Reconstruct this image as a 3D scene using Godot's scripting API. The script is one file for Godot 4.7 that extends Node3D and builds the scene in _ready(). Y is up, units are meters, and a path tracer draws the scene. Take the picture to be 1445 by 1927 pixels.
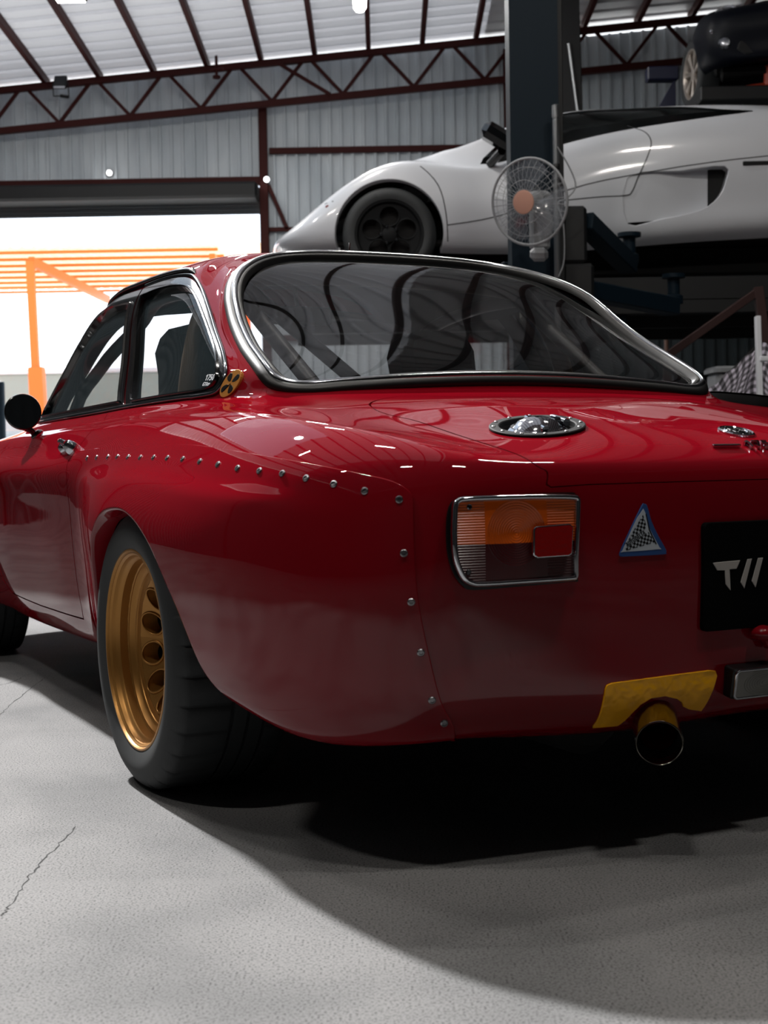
extends Node3D
# A red vintage coupe seen from behind its left rear corner in a steel-framed workshop.
# World: x right, y up, -z away from the camera; w(X, Y, D) gives a point D metres in front of the camera's wall.

var M := {}
var used := {}


func _ready() -> void:
	# camera, sky, sun, exposure
	var cam := Camera3D.new()
	cam.name = "camera"
	add_child(cam)
	var pitch := 0.03919
	var roll := 0.01724
	cam.transform = Transform3D(Basis(Vector3(1, 0, 0), -pitch) * Basis(Vector3(0, 0, 1), -roll), Vector3(0, 0.66845, 0))
	cam.fov = 40.158
	cam.near = 0.05
	cam.far = 300.0
	var att := CameraAttributesPhysical.new()
	att.frustum_focal_length = 32.83
	att.frustum_focus_distance = 3.1
	att.frustum_near = 0.05
	att.frustum_far = 300.0
	att.exposure_aperture = 5.4
	cam.attributes = att
	cam.current = true
	var we := WorldEnvironment.new()
	we.name = "world_environment"
	var env := Environment.new()
	var sky := Sky.new()
	var ps := ProceduralSkyMaterial.new()
	ps.sky_top_color = Color(0.80, 0.87, 0.95)
	ps.sky_horizon_color = Color(0.97, 0.98, 1.0)
	ps.ground_horizon_color = Color(0.80, 0.80, 0.79)
	ps.ground_bottom_color = Color(0.55, 0.54, 0.52)
	ps.sky_energy_multiplier = SKY
	ps.ground_energy_multiplier = SKY
	sky.sky_material = ps
	env.background_mode = Environment.BG_SKY
	env.sky = sky
	env.tonemap_mode = Environment.TONE_MAPPER_LINEAR
	env.tonemap_exposure = EXPOSURE
	env.sdfgi_enabled = true
	env.ssao_enabled = true
	env.ssil_enabled = true
	we.environment = env
	add_child(we)
	var sun := DirectionalLight3D.new()
	sun.name = "sun"
	var el := deg_to_rad(43.0)
	var dir := Vector3(0.515 * cos(el), -sin(el), 0.857 * cos(el))
	sun.look_at_from_position(Vector3.ZERO, dir)
	sun.light_energy = SUN
	sun.light_color = Color(1.0, 0.995, 0.99)
	sun.light_angular_distance = 2.0
	sun.sky_mode = DirectionalLight3D.SKY_MODE_LIGHT_ONLY
	sun.shadow_enabled = true
	add_child(sun)
	M.lamp_glow = glow(Color(1, .98, .95), 10.0)
	M.bulb_glow = glow(Color(1, .99, .97), 9.0)
	M.spot_glow = glow(Color(1, 1, 1), 3.0)
	materials()
	hall()
	make_coupe()
	white_car()
	lifts()
	blue_car()
	lamps()
	yard()


func w(x: float, y: float, d: float) -> Vector3:
	return Vector3(x, y, -d)


func nm(parent: Node, called: String) -> String:
	var key := str(parent.get_instance_id()) + called
	var n: int = used.get(key, 0)
	used[key] = n + 1
	return called if n == 0 else "%s_%03d" % [called, n]


func tag(o: Node, label: String, category: String = "", group: String = "", kind: String = "") -> Node:
	if label: o.set_meta("label", label)
	if category: o.set_meta("category", category)
	if group: o.set_meta("group", group)
	if kind: o.set_meta("kind", kind)
	return o


func thing(called: String, label: String, category: String, at := Vector3.ZERO, group := "") -> Node3D:
	var o := Node3D.new()
	o.name = nm(self, called)
	o.position = at
	add_child(o, true)
	tag(o, label, category, group)
	return o


func obj(called: String, mesh: Mesh, m: Material, parent: Node = self) -> MeshInstance3D:
	var o := MeshInstance3D.new()
	o.mesh = mesh
	o.name = nm(parent, called)
	if m: o.material_override = m
	parent.add_child(o, true)
	return o


func dup(src: Node3D, at: Vector3, label: String) -> Node3D:
	var c: Node3D = src.duplicate()
	c.name = nm(self, str(src.name).rstrip("_0123456789"))
	add_child(c, true)
	c.position = at
	c.set_meta("label", label)
	return c


func new_st() -> SurfaceTool:
	var st := SurfaceTool.new()
	st.begin(Mesh.PRIMITIVE_TRIANGLES)
	return st


func done(st: SurfaceTool) -> ArrayMesh:
	st.generate_normals()
	return st.commit()


func put(called: String, st: SurfaceTool, m: Material, parent: Node = self) -> MeshInstance3D:
	return obj(called, done(st), m, parent)


# ---- materials
func mat(c: Color, rough := 0.5, metal := 0.0, more := {}) -> StandardMaterial3D:
	var m := StandardMaterial3D.new()
	m.albedo_color = c
	m.roughness = rough
	m.metallic = metal
	for k in more: m.set(k, more[k])
	return m


func glow(c: Color, e: float) -> StandardMaterial3D:
	return mat(Color(0.9, 0.9, 0.9), 0.5, 0.0, {"emission_enabled": true, "emission": c, "emission_energy_multiplier": e})


# ---- plain shapes
func q(st: SurfaceTool, a: Vector3, b: Vector3, c: Vector3, d: Vector3) -> void:
	for p in [a, b, c, a, c, d]: st.add_vertex(p)


func box(st: SurfaceTool, size: Vector3, xf: Transform3D, bev := 0.004) -> void:
	var h := size / 2
	var b: float = minf(bev, minf(h.x, minf(h.y, h.z)) * 0.6)
	st.set_smooth_group(-1)
	var ax := [Vector3(1, 0, 0), Vector3(0, 1, 0), Vector3(0, 0, 1)]
	var pt := func(s: Vector3, k: int) -> Vector3:
		var p := s * (h - Vector3(b, b, b))
		p[k] = s[k] * h[k]
		return xf * p
	for k in 3:
		var i := (k + 1) % 3
		var j := (k + 2) % 3
		for s in [-1.0, 1.0]:
			var c := []
			for t in [[-1, -1], [1, -1], [1, 1], [-1, 1]]:
				c.append(pt.call(ax[k] * s + ax[i] * t[0] + ax[j] * t[1], k))
			if s > 0: q(st, c[3], c[2], c[1], c[0])
			else: q(st, c[0], c[1], c[2], c[3])
	if b <= 0.0: return
	for k in 3:
		var i := (k + 1) % 3
		var j := (k + 2) % 3
		for si in [-1.0, 1.0]:
			for sj in [-1.0, 1.0]:
				var lo: Vector3 = ax[i] * si + ax[j] * sj - ax[k]
				var hi: Vector3 = ax[i] * si + ax[j] * sj + ax[k]
				var c := [pt.call(lo, i), pt.call(lo, j), pt.call(hi, j), pt.call(hi, i)]
				if si * sj > 0: q(st, c[3], c[2], c[1], c[0])
				else: q(st, c[0], c[1], c[2], c[3])
	for sx in [-1.0, 1.0]:
		for sy in [-1.0, 1.0]:
			for sz in [-1.0, 1.0]:
				var s := Vector3(sx, sy, sz)
				var c := [pt.call(s, 0), pt.call(s, 1), pt.call(s, 2)]
				if sx * sy * sz > 0: c.reverse()
				for p in c: st.add_vertex(p)


func bx(st: SurfaceTool, lo: Vector3, hi: Vector3, bev := 0.004) -> void:
	box(st, (hi - lo).abs(), Transform3D(Basis(), (lo + hi) / 2), bev)


func bar(st: SurfaceTool, a: Vector3, b: Vector3, wd: float, ht: float, bev := 0.003, up := Vector3.UP) -> void:
	var z := (b - a).normalized()
	if absf(z.dot(up)) > 0.98: up = Vector3(0, 0, 1) if absf(z.z) < 0.9 else Vector3(1, 0, 0)
	var x := up.cross(z).normalized()
	box(st, Vector3(wd, ht, a.distance_to(b)), Transform3D(Basis(x, z.cross(x), z), (a + b) / 2), bev)


func tube(st: SurfaceTool, pts: Array, r: float, seg := 10, closed := false, caps := true) -> void:
	var n := pts.size()
	var rings := []
	var t0: Vector3 = (pts[1] - pts[0]).normalized()
	var x := t0.cross(Vector3(0.31, 0.82, 0.47)).normalized()
	for i in n:
		var a: Vector3 = pts[(i - 1 + n) % n] if closed or i > 0 else pts[i]
		var b: Vector3 = pts[(i + 1) % n] if closed or i < n - 1 else pts[i]
		var t := (b - a).normalized()
		x = (x - t * x.dot(t)).normalized()
		var y := t.cross(x)
		var ring := []
		for k in seg:
			var an := TAU * k / seg
			ring.append(pts[i] + (x * cos(an) + y * sin(an)) * r)
		rings.append(ring)
	st.set_smooth_group(1)
	for i in (n if closed else n - 1):
		for k in seg:
			var l := (k + 1) % seg
			var u: Array = rings[i]
			var v: Array = rings[(i + 1) % n]
			q(st, u[k], v[k], v[l], u[l])
	if caps and not closed:
		st.set_smooth_group(-1)
		for k in range(1, seg - 1):
			for p in [rings[0][0], rings[0][k], rings[0][k + 1]]: st.add_vertex(p)
			for p in [rings[n - 1][0], rings[n - 1][k + 1], rings[n - 1][k]]: st.add_vertex(p)


# prof: Vector2(radius, height along the axis y of xf)
func lathe(st: SurfaceTool, prof: Array, xf: Transform3D, seg := 32, crease := 32.0) -> void:
	var g := 2
	for i in prof.size() - 1:
		var a: Vector2 = prof[i]
		var b: Vector2 = prof[i + 1]
		if a.is_equal_approx(b): continue
		if i > 0:
			var o: Vector2 = prof[i - 1]
			if absf((a - o).angle_to(b - a)) > deg_to_rad(crease): g += 1
		st.set_smooth_group(g)
		for k in seg:
			var c0 := Vector2.from_angle(TAU * k / seg)
			var c1 := Vector2.from_angle(TAU * (k + 1) / seg)
			var p0 := xf * Vector3(c0.x * a.x, a.y, c0.y * a.x)
			var p1 := xf * Vector3(c1.x * a.x, a.y, c1.y * a.x)
			var p2 := xf * Vector3(c1.x * b.x, b.y, c1.y * b.x)
			var p3 := xf * Vector3(c0.x * b.x, b.y, c0.y * b.x)
			if a.x > 1e-6:
				for p in [p0, p1, p2]: st.add_vertex(p)
			if b.x > 1e-6:
				for p in [p0, p2, p3]: st.add_vertex(p)


func axis(at: Vector3, dir: Vector3) -> Transform3D:
	var y := dir.normalized()
	var x := y.cross(Vector3(0, 0, 1) if absf(y.z) < 0.9 else Vector3(1, 0, 0)).normalized()
	return Transform3D(Basis(x, y, x.cross(y)), at)


func ccw(poly: Array) -> Array:
	var s := 0.0
	for i in poly.size():
		var a: Vector2 = poly[i]
		var b: Vector2 = poly[(i + 1) % poly.size()]
		s += a.x * b.y - b.x * a.y
	if s < 0:
		poly = poly.duplicate()
		poly.reverse()
	return poly


func inset(poly: Array, d: float) -> Array:   # poly counter-clockwise
	var out := []
	var n := poly.size()
	for i in n:
		var a: Vector2 = poly[(i - 1 + n) % n]
		var b: Vector2 = poly[i]
		var c: Vector2 = poly[(i + 1) % n]
		var e := (b - a).normalized()
		var f := (c - b).normalized()
		var m := Vector2(-e.y - f.y, e.x + f.x).normalized()
		out.append(b + m * d / maxf(0.4, m.dot(Vector2(-e.y, e.x))))
	return out


# a flat outline of thickness z0..z1 in the plane of xf, bevelled at the z1 face
func prism(st: SurfaceTool, poly: Array, xf: Transform3D, z0: float, z1: float, bev := 0.0) -> void:
	poly = ccw(poly)
	var top := inset(poly, bev) if bev > 0 else poly
	var n := poly.size()
	st.set_smooth_group(-1)
	for side in 2:
		var pl: Array = top if side else poly
		var z := z1 if side else z0
		var t := Geometry2D.triangulate_polygon(PackedVector2Array(pl))
		for i in range(0, t.size(), 3):
			var c := [pl[t[i]], pl[t[i + 1]], pl[t[i + 2]]]
			var cw: bool = (c[1] - c[0]).cross(c[2] - c[0]) < 0
			if cw != (side == 1): c.reverse()
			for p in c: st.add_vertex(xf * Vector3(p.x, p.y, z))
	for i in n:
		var j := (i + 1) % n
		var zb := z1 - bev
		q(st, xf * Vector3(poly[i].x, poly[i].y, z0), xf * Vector3(poly[i].x, poly[i].y, zb), xf * Vector3(poly[j].x, poly[j].y, zb), xf * Vector3(poly[j].x, poly[j].y, z0))
		if bev > 0:
			q(st, xf * Vector3(poly[i].x, poly[i].y, zb), xf * Vector3(top[i].x, top[i].y, z1), xf * Vector3(top[j].x, top[j].y, z1), xf * Vector3(poly[j].x, poly[j].y, zb))


func rrect(hw: float, hh: float, r: float, n := 5, c := Vector2.ZERO) -> Array:
	var out := []
	for k in 4:
		var ctr := c + Vector2((hw - r) * [1, -1, -1, 1][k], (hh - r) * [1, 1, -1, -1][k])
		for i in n + 1: out.append(ctr + Vector2.from_angle(PI / 2 * (k + float(i) / n)) * r)
	return out


func ellipse(rx: float, ry: float, n := 24, c := Vector2.ZERO) -> Array:
	var out := []
	for i in n: out.append(c + Vector2(cos(TAU * i / n) * rx, sin(TAU * i / n) * ry))
	return out


func crom(pts: Array, closed := false, n := 5) -> Array:
	var out := []
	var m := pts.size()
	for i in (m if closed else m - 1):
		var a = pts[(i - 1 + m) % m] if closed or i > 0 else pts[i]
		var b = pts[i]
		var c = pts[(i + 1) % m]
		var d = pts[(i + 2) % m] if closed or i < m - 2 else pts[m - 1]
		for k in n:
			var t := float(k) / n
			out.append(b + ((c - a) + (a * 2.0 - b * 5.0 + c * 4.0 - d + (b * 3.0 - a - c * 3.0 + d) * t) * t) * t * 0.5)
	if not closed: out.append(pts[m - 1])
	return out


func dens(pts: Array, closed := true, step := 0.08) -> Array:
	var out := []
	for i in (pts.size() if closed else pts.size() - 1):
		var a = pts[i]
		var b = pts[(i + 1) % pts.size()]
		var n: int = maxi(1, int(ceil(a.distance_to(b) / step)))
		for k in n: out.append(a.lerp(b, float(k) / n))
	if not closed: out.append(pts[pts.size() - 1])
	return out


func text_mesh(s: String, size: float, depth: float, font := "Droid Sans", bold := true) -> TextMesh:
	var t := TextMesh.new()
	var f := SystemFont.new()
	f.font_names = PackedStringArray([font])
	f.font_weight = 700 if bold else 400
	t.font = f
	t.text = s
	t.font_size = 64
	t.pixel_size = size / 64.0
	t.depth = depth
	return t


# ---- a smooth skin: cubic splines through a grid of points (x forward, y left, z up), from the nose's centre round the left side to the tail's centre, and from the sill to the roof's centre line
class Surf:
	const K := 12
	var nu: int
	var nv: int
	var fu: int
	var fv: int
	var P := PackedVector3Array()
	var N := PackedVector3Array()

	func second(k: PackedFloat64Array, Q: PackedVector3Array) -> PackedVector3Array:
		var n := k.size()
		var R := PackedVector3Array()
		R.resize(n)
		var cp := PackedFloat64Array()
		cp.resize(n)
		for i in range(1, n - 1):
			var a := k[i] - k[i - 1]
			var c := k[i + 1] - k[i]
			var d := ((Q[i + 1] - Q[i]) / c - (Q[i] - Q[i - 1]) / a) * 6.0
			var m := 2.0 * (a + c) - a * cp[i - 1]
			cp[i] = c / m
			R[i] = (d - R[i - 1] * a) / m
		R[n - 1] = Vector3.ZERO
		for i in range(n - 2, 0, -1): R[i] -= R[i + 1] * cp[i]
		R[0] = Vector3.ZERO
		return R

	func at(k: PackedFloat64Array, Q: PackedVector3Array, R: PackedVector3Array, t: float) -> Vector3:
		var i := clampi(k.bsearch(t, false) - 1, 0, k.size() - 2)
		var h := k[i + 1] - k[i]
		var a := (k[i + 1] - t) / h
		var b := (t - k[i]) / h
		return Q[i] * a + Q[i + 1] * b + (R[i] * (a * a * a - a) + R[i + 1] * (b * b * b - b)) * (h * h / 6.0)

	func _init(cols: Array) -> void:
		nu = cols.size()
		nv = cols[0].size()
		var KU := PackedFloat64Array([0.0])
		var KV := PackedFloat64Array([0.0])
		for i in nu - 1:
			var s := 0.0
			for j in nv: s += cols[i][j].distance_to(cols[i + 1][j])
			KU.append(KU[i] + sqrt(s / nv))
		for j in nv - 1:
			var s := 0.0
			for i in nu: s += cols[i][j].distance_to(cols[i][j + 1])
			KV.append(KV[j] + sqrt(s / nu))
		for i in nu: KU[i] *= (nu - 1) / KU[nu - 1] if i < nu - 1 else 1.0
		KU[nu - 1] = nu - 1
		for j in nv: KV[j] *= (nv - 1) / KV[nv - 1] if j < nv - 1 else 1.0
		KV[nv - 1] = nv - 1
		var KE := PackedFloat64Array([-KU[2], -KU[1]])
		KE.append_array(KU)
		KE.append(2 * KU[nu - 1] - KU[nu - 2])
		KE.append(2 * KU[nu - 1] - KU[nu - 3])
		var mir := Vector3(-1, 1, 1)
		var rows := []
		var bend := []
		for j in nv:
			var r := PackedVector3Array()
			for i in nu: r.append(Vector3(-cols[i][j].y, cols[i][j].z, -cols[i][j].x))
			var e := PackedVector3Array([r[2] * mir, r[1] * mir])
			e.append_array(r)
			e.append(r[nu - 2] * mir)
			e.append(r[nu - 3] * mir)
			rows.append(e)
			bend.append(second(KE, e))
		fu = (nu - 1) * K + 1
		fv = (nv - 1) * K + 1
		P.resize(fu * fv)
		N.resize(fu * fv)
		for i in fu:
			var r := PackedVector3Array()
			for j in nv: r.append(at(KE, rows[j], bend[j], float(i) / K))
			var R := second(KV, r)
			for j in fv: P[i * fv + j] = at(KV, r, R, float(j) / K)
		for i in fu:
			for j in fv:
				var du: Vector3
				var dv: Vector3
				if i == 0: du = P[fv + j] - P[fv + j] * mir
				elif i == fu - 1: du = P[(i - 1) * fv + j] * mir - P[(i - 1) * fv + j]
				else: du = P[(i + 1) * fv + j] - P[(i - 1) * fv + j]
				if j == 0: dv = P[i * fv + 1] - P[i * fv]
				elif j == fv - 1: dv = P[i * fv + j - 1] * mir - P[i * fv + j - 1]
				else: dv = P[i * fv + j + 1] - P[i * fv + j - 1]
				var n := dv.cross(du)
				N[i * fv + j] = n.normalized() if n.length() > 1e-12 else Vector3.UP
		if N[(fu / 2) * fv + fv / 5].x > 0:
			for i in N.size(): N[i] = -N[i]

	func both(u: float, v: float) -> Array:
		var x := clampf(u * K, 0, fu - 1)
		var y := clampf(v * K, 0, fv - 1)
		var i := mini(int(x), fu - 2)
		var j := mini(int(y), fv - 2)
		var a := x - i
		var b := y - j
		var k := i * fv + j
		return [P[k].lerp(P[k + 1], b).lerp(P[k + fv].lerp(P[k + fv + 1], b), a), N[k].lerp(N[k + 1], b).lerp(N[k + fv].lerp(N[k + fv + 1], b), a).normalized()]

	# the plane that touches the skin: its x axis is ref turned into the plane, its z axis the normal
	func frame(u: float, v: float, off: float, ref: Vector3, side := 1) -> Transform3D:
		var r := both(u, v)
		var p: Vector3 = r[0] + r[1] * off
		var n: Vector3 = r[1]
		p.x *= side
		n.x *= side
		var x := (ref - n * ref.dot(n)).normalized()
		return Transform3D(Basis(x, n.cross(x), n), p)


class Acc:
	var v := PackedVector3Array()
	var n := PackedVector3Array()
	var t := PackedVector2Array()
	var i := PackedInt32Array()

	func add(p: Vector3, nn: Vector3, uv := Vector2.ZERO) -> int:
		v.append(p)
		n.append(nn)
		t.append(uv)
		return v.size() - 1

	func tri(a: int, b: int, c: int) -> void:
		var f := (v[b] - v[a]).cross(v[c] - v[a])
		if f.length_squared() < 1e-20: return
		i.append(a)
		if f.dot(n[a] + n[b] + n[c]) > 0:
			i.append(c)
			i.append(b)
		else:
			i.append(b)
			i.append(c)

	func mesh() -> ArrayMesh:
		var s := []
		s.resize(Mesh.ARRAY_MAX)
		s[Mesh.ARRAY_VERTEX] = v
		s[Mesh.ARRAY_NORMAL] = n
		s[Mesh.ARRAY_TEX_UV] = t
		s[Mesh.ARRAY_INDEX] = i
		var m := ArrayMesh.new()
		m.add_surface_from_arrays(Mesh.PRIMITIVE_TRIANGLES, s)
		return m


# the piece of a skin inside keep (all of it if empty) and outside the holes; side -1 is the mirrored half
func patch(A: Acc, S: Surf, bounds: Array, keep: Array, holes: Array, off = 0.0, side := 1, fr = null, scale := 1.0) -> void:
	var K := float(Surf.K)
	var i0 := int(round(bounds[0] * K))
	var i1 := int(round(bounds[1] * K))
	var j0 := int(round(bounds[2] * K))
	var j1 := int(round(bounds[3] * K))
	var ks := PackedVector2Array()
	for p in keep: ks.append(p * K)
	var hs := []
	var rects := []
	for h in holes:
		var s := PackedVector2Array()
		var r := Rect2(h[0] * K, Vector2.ZERO)
		for p in h:
			s.append(p * K)
			r = r.expand(p * K)
		hs.append(s)
		rects.append(r)
	var nc := i1 - i0
	var nr := j1 - j0
	var mark := PackedByteArray()
	mark.resize(nc * nr)
	for poly in hs + ([ks] if ks.size() else []):
		for e in poly.size():
			var a: Vector2 = poly[e]
			var b: Vector2 = poly[(e + 1) % poly.size()]
			var n := int(ceil(a.distance_to(b) * 10.0)) + 1
			for k in n + 1:
				var p := a.lerp(b, float(k) / n)
				for d in [Vector2(-0.01, -0.01), Vector2(0.01, 0.01)]:
					var x := int(floor(p.x + d.x)) - i0
					var y := int(floor(p.y + d.y)) - j0
					if x >= 0 and y >= 0 and x < nc and y < nr: mark[x * nr + y] = 1
	var ids := PackedInt32Array()
	ids.resize((nc + 1) * (nr + 1))
	ids.fill(-1)
	var flip := Vector3(side, 1, 1)
	var vert := func(x: float, y: float) -> int:
		var r := S.both(x / K, y / K)
		if off is Callable:   # a height that varies over the skin: the normal follows it
			var e := .06
			var u := x / K
			var v := y / K
			var lift := func(a: float, b: float) -> Vector3:
				var s := S.both(a, b)
				return s[0] + s[1] * (off.call(a, b) as float)
			var c: Vector3 = lift.call(u, v)
			var nn: Vector3 = (lift.call(u, v + e) - lift.call(u, v - e)).cross(lift.call(u + e, v) - lift.call(u - e, v)).normalized()
			if nn.dot(r[1]) < 0: nn = -nn
			return A.add(c * flip, nn * flip, Vector2(u, v))
		var p: Vector3 = (r[0] + r[1] * float(off)) * flip
		var uv := Vector2(x, y) / K
		if fr != null:
			var l: Vector3 = fr.affine_inverse() * p
			uv = Vector2(l.x, l.y) * scale
		return A.add(p, r[1] * flip, uv)
	for x in nc:
		for y in nr:
			var gx := i0 + x
			var gy := j0 + y
			if mark[x * nr + y]:
				var cells: Array = [PackedVector2Array([Vector2(gx, gy), Vector2(gx + 1, gy), Vector2(gx + 1, gy + 1), Vector2(gx, gy + 1)])]
				if ks.size(): cells = Geometry2D.intersect_polygons(cells[0], ks)
				for k in hs.size():
					if not rects[k].grow(1).has_point(Vector2(gx, gy)): continue
					var left := []
					for c in cells: left.append_array(Geometry2D.clip_polygons(c, hs[k]))
					cells = left
				for c in cells:
					if Geometry2D.is_polygon_clockwise(c): continue
					var t := Geometry2D.triangulate_polygon(c)
					var id := []
					for p in c: id.append(vert.call(p.x, p.y))
					for k in range(0, t.size(), 3): A.tri(id[t[k]], id[t[k + 1]], id[t[k + 2]])
				continue
			var mid := Vector2(gx + 0.5, gy + 0.5)
			if ks.size() and not Geometry2D.is_point_in_polygon(mid, ks): continue
			var out := false
			for k in hs.size():
				if rects[k].has_point(mid) and Geometry2D.is_point_in_polygon(mid, hs[k]):
					out = true
					break
			if out: continue
			var c := []
			for d in [[0, 0], [1, 0], [1, 1], [0, 1]]:
				var k: int = (x + d[0]) * (nr + 1) + y + d[1]
				if ids[k] < 0: ids[k] = vert.call(gx + d[0], gy + d[1])
				c.append(ids[k])
			A.tri(c[0], c[1], c[2])
			A.tri(c[0], c[2], c[3])


# a strip swept along an outline on the skin; prof: Vector2(outwards in the skin, height above it)
func band(A: Acc, S: Surf, line: Array, closed: bool, prof: Array, side := 1, smooth := false, turn := 0, taper := 0, rise = null) -> void:
	var n := line.size()
	var mid := Vector2.ZERO
	for p in line: mid += p / n
	var c: Vector3 = S.both(mid.x, mid.y)[0]
	var ps := []
	for p in line: ps.append(S.both(p.x, p.y))
	var ls := []
	var sum := 0.0
	for i in n:
		var a: Vector3 = ps[(i - 1 + n) % n][0] if closed or i > 0 else ps[i][0]
		var b: Vector3 = ps[(i + 1) % n][0] if closed or i < n - 1 else ps[i][0]
		var l := (b - a).cross(ps[i][1]).normalized()
		ls.append(l)
		sum += l.dot(ps[i][0] - c)
	var sg := float(turn) if turn else signf(sum)
	var flip := Vector3(side, 1, 1)
	var m := prof.size()
	var nrm := []
	for k in m - 1:
		var d: Vector2 = (prof[k + 1] - prof[k]).normalized()
		nrm.append(Vector2(-d.y, d.x))
	for k in m - 1:
		var na: Vector2 = nrm[k]
		var nb: Vector2 = nrm[k]
		if smooth:
			if k > 0: na = (nrm[k] + nrm[k - 1]).normalized()
			if k < m - 2: nb = (nrm[k] + nrm[k + 1]).normalized()
		var base := A.v.size()
		for i in n:
			var l: Vector3 = ls[i] * sg
			var N: Vector3 = ps[i][1]
			var up := 0.0   # follows a skin that swells
			if rise != null: up = rise.call(line[i].x, line[i].y)
			if taper:   # the strip thins out towards both ends
				var f := clampf(minf(i, n - 1 - i) / float(taper), 0.02, 1.0)
				l *= f
				N *= f
			A.add((ps[i][0] + l * prof[k].x + N * (prof[k].y + up)) * flip, (l * na.x + N * na.y) * flip, Vector2(i, 0))
			A.add((ps[i][0] + l * prof[k + 1].x + N * (prof[k + 1].y + up)) * flip, (l * nb.x + N * nb.y) * flip, Vector2(i, 1))
		for i in (n if closed else n - 1):
			var a := base + i * 2
			var b := base + ((i + 1) % n) * 2
			A.tri(a, a + 1, b)
			A.tri(b, a + 1, b + 1)


func bead(r: float, x: float, h := 0.0) -> Array:
	var out := []
	for k in 7: out.append(Vector2(x - cos(PI * k / 6) * r, h + sin(PI * k / 6) * r))
	return out


func local_part(called: String, poly: Array, fr: Transform3D, z0: float, z1: float, m: Material, parent: Node, bev := 0.0) -> MeshInstance3D:
	var st := new_st()
	prism(st, poly, fr, z0, z1, bev)
	return put(called, st, m, parent)


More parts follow.
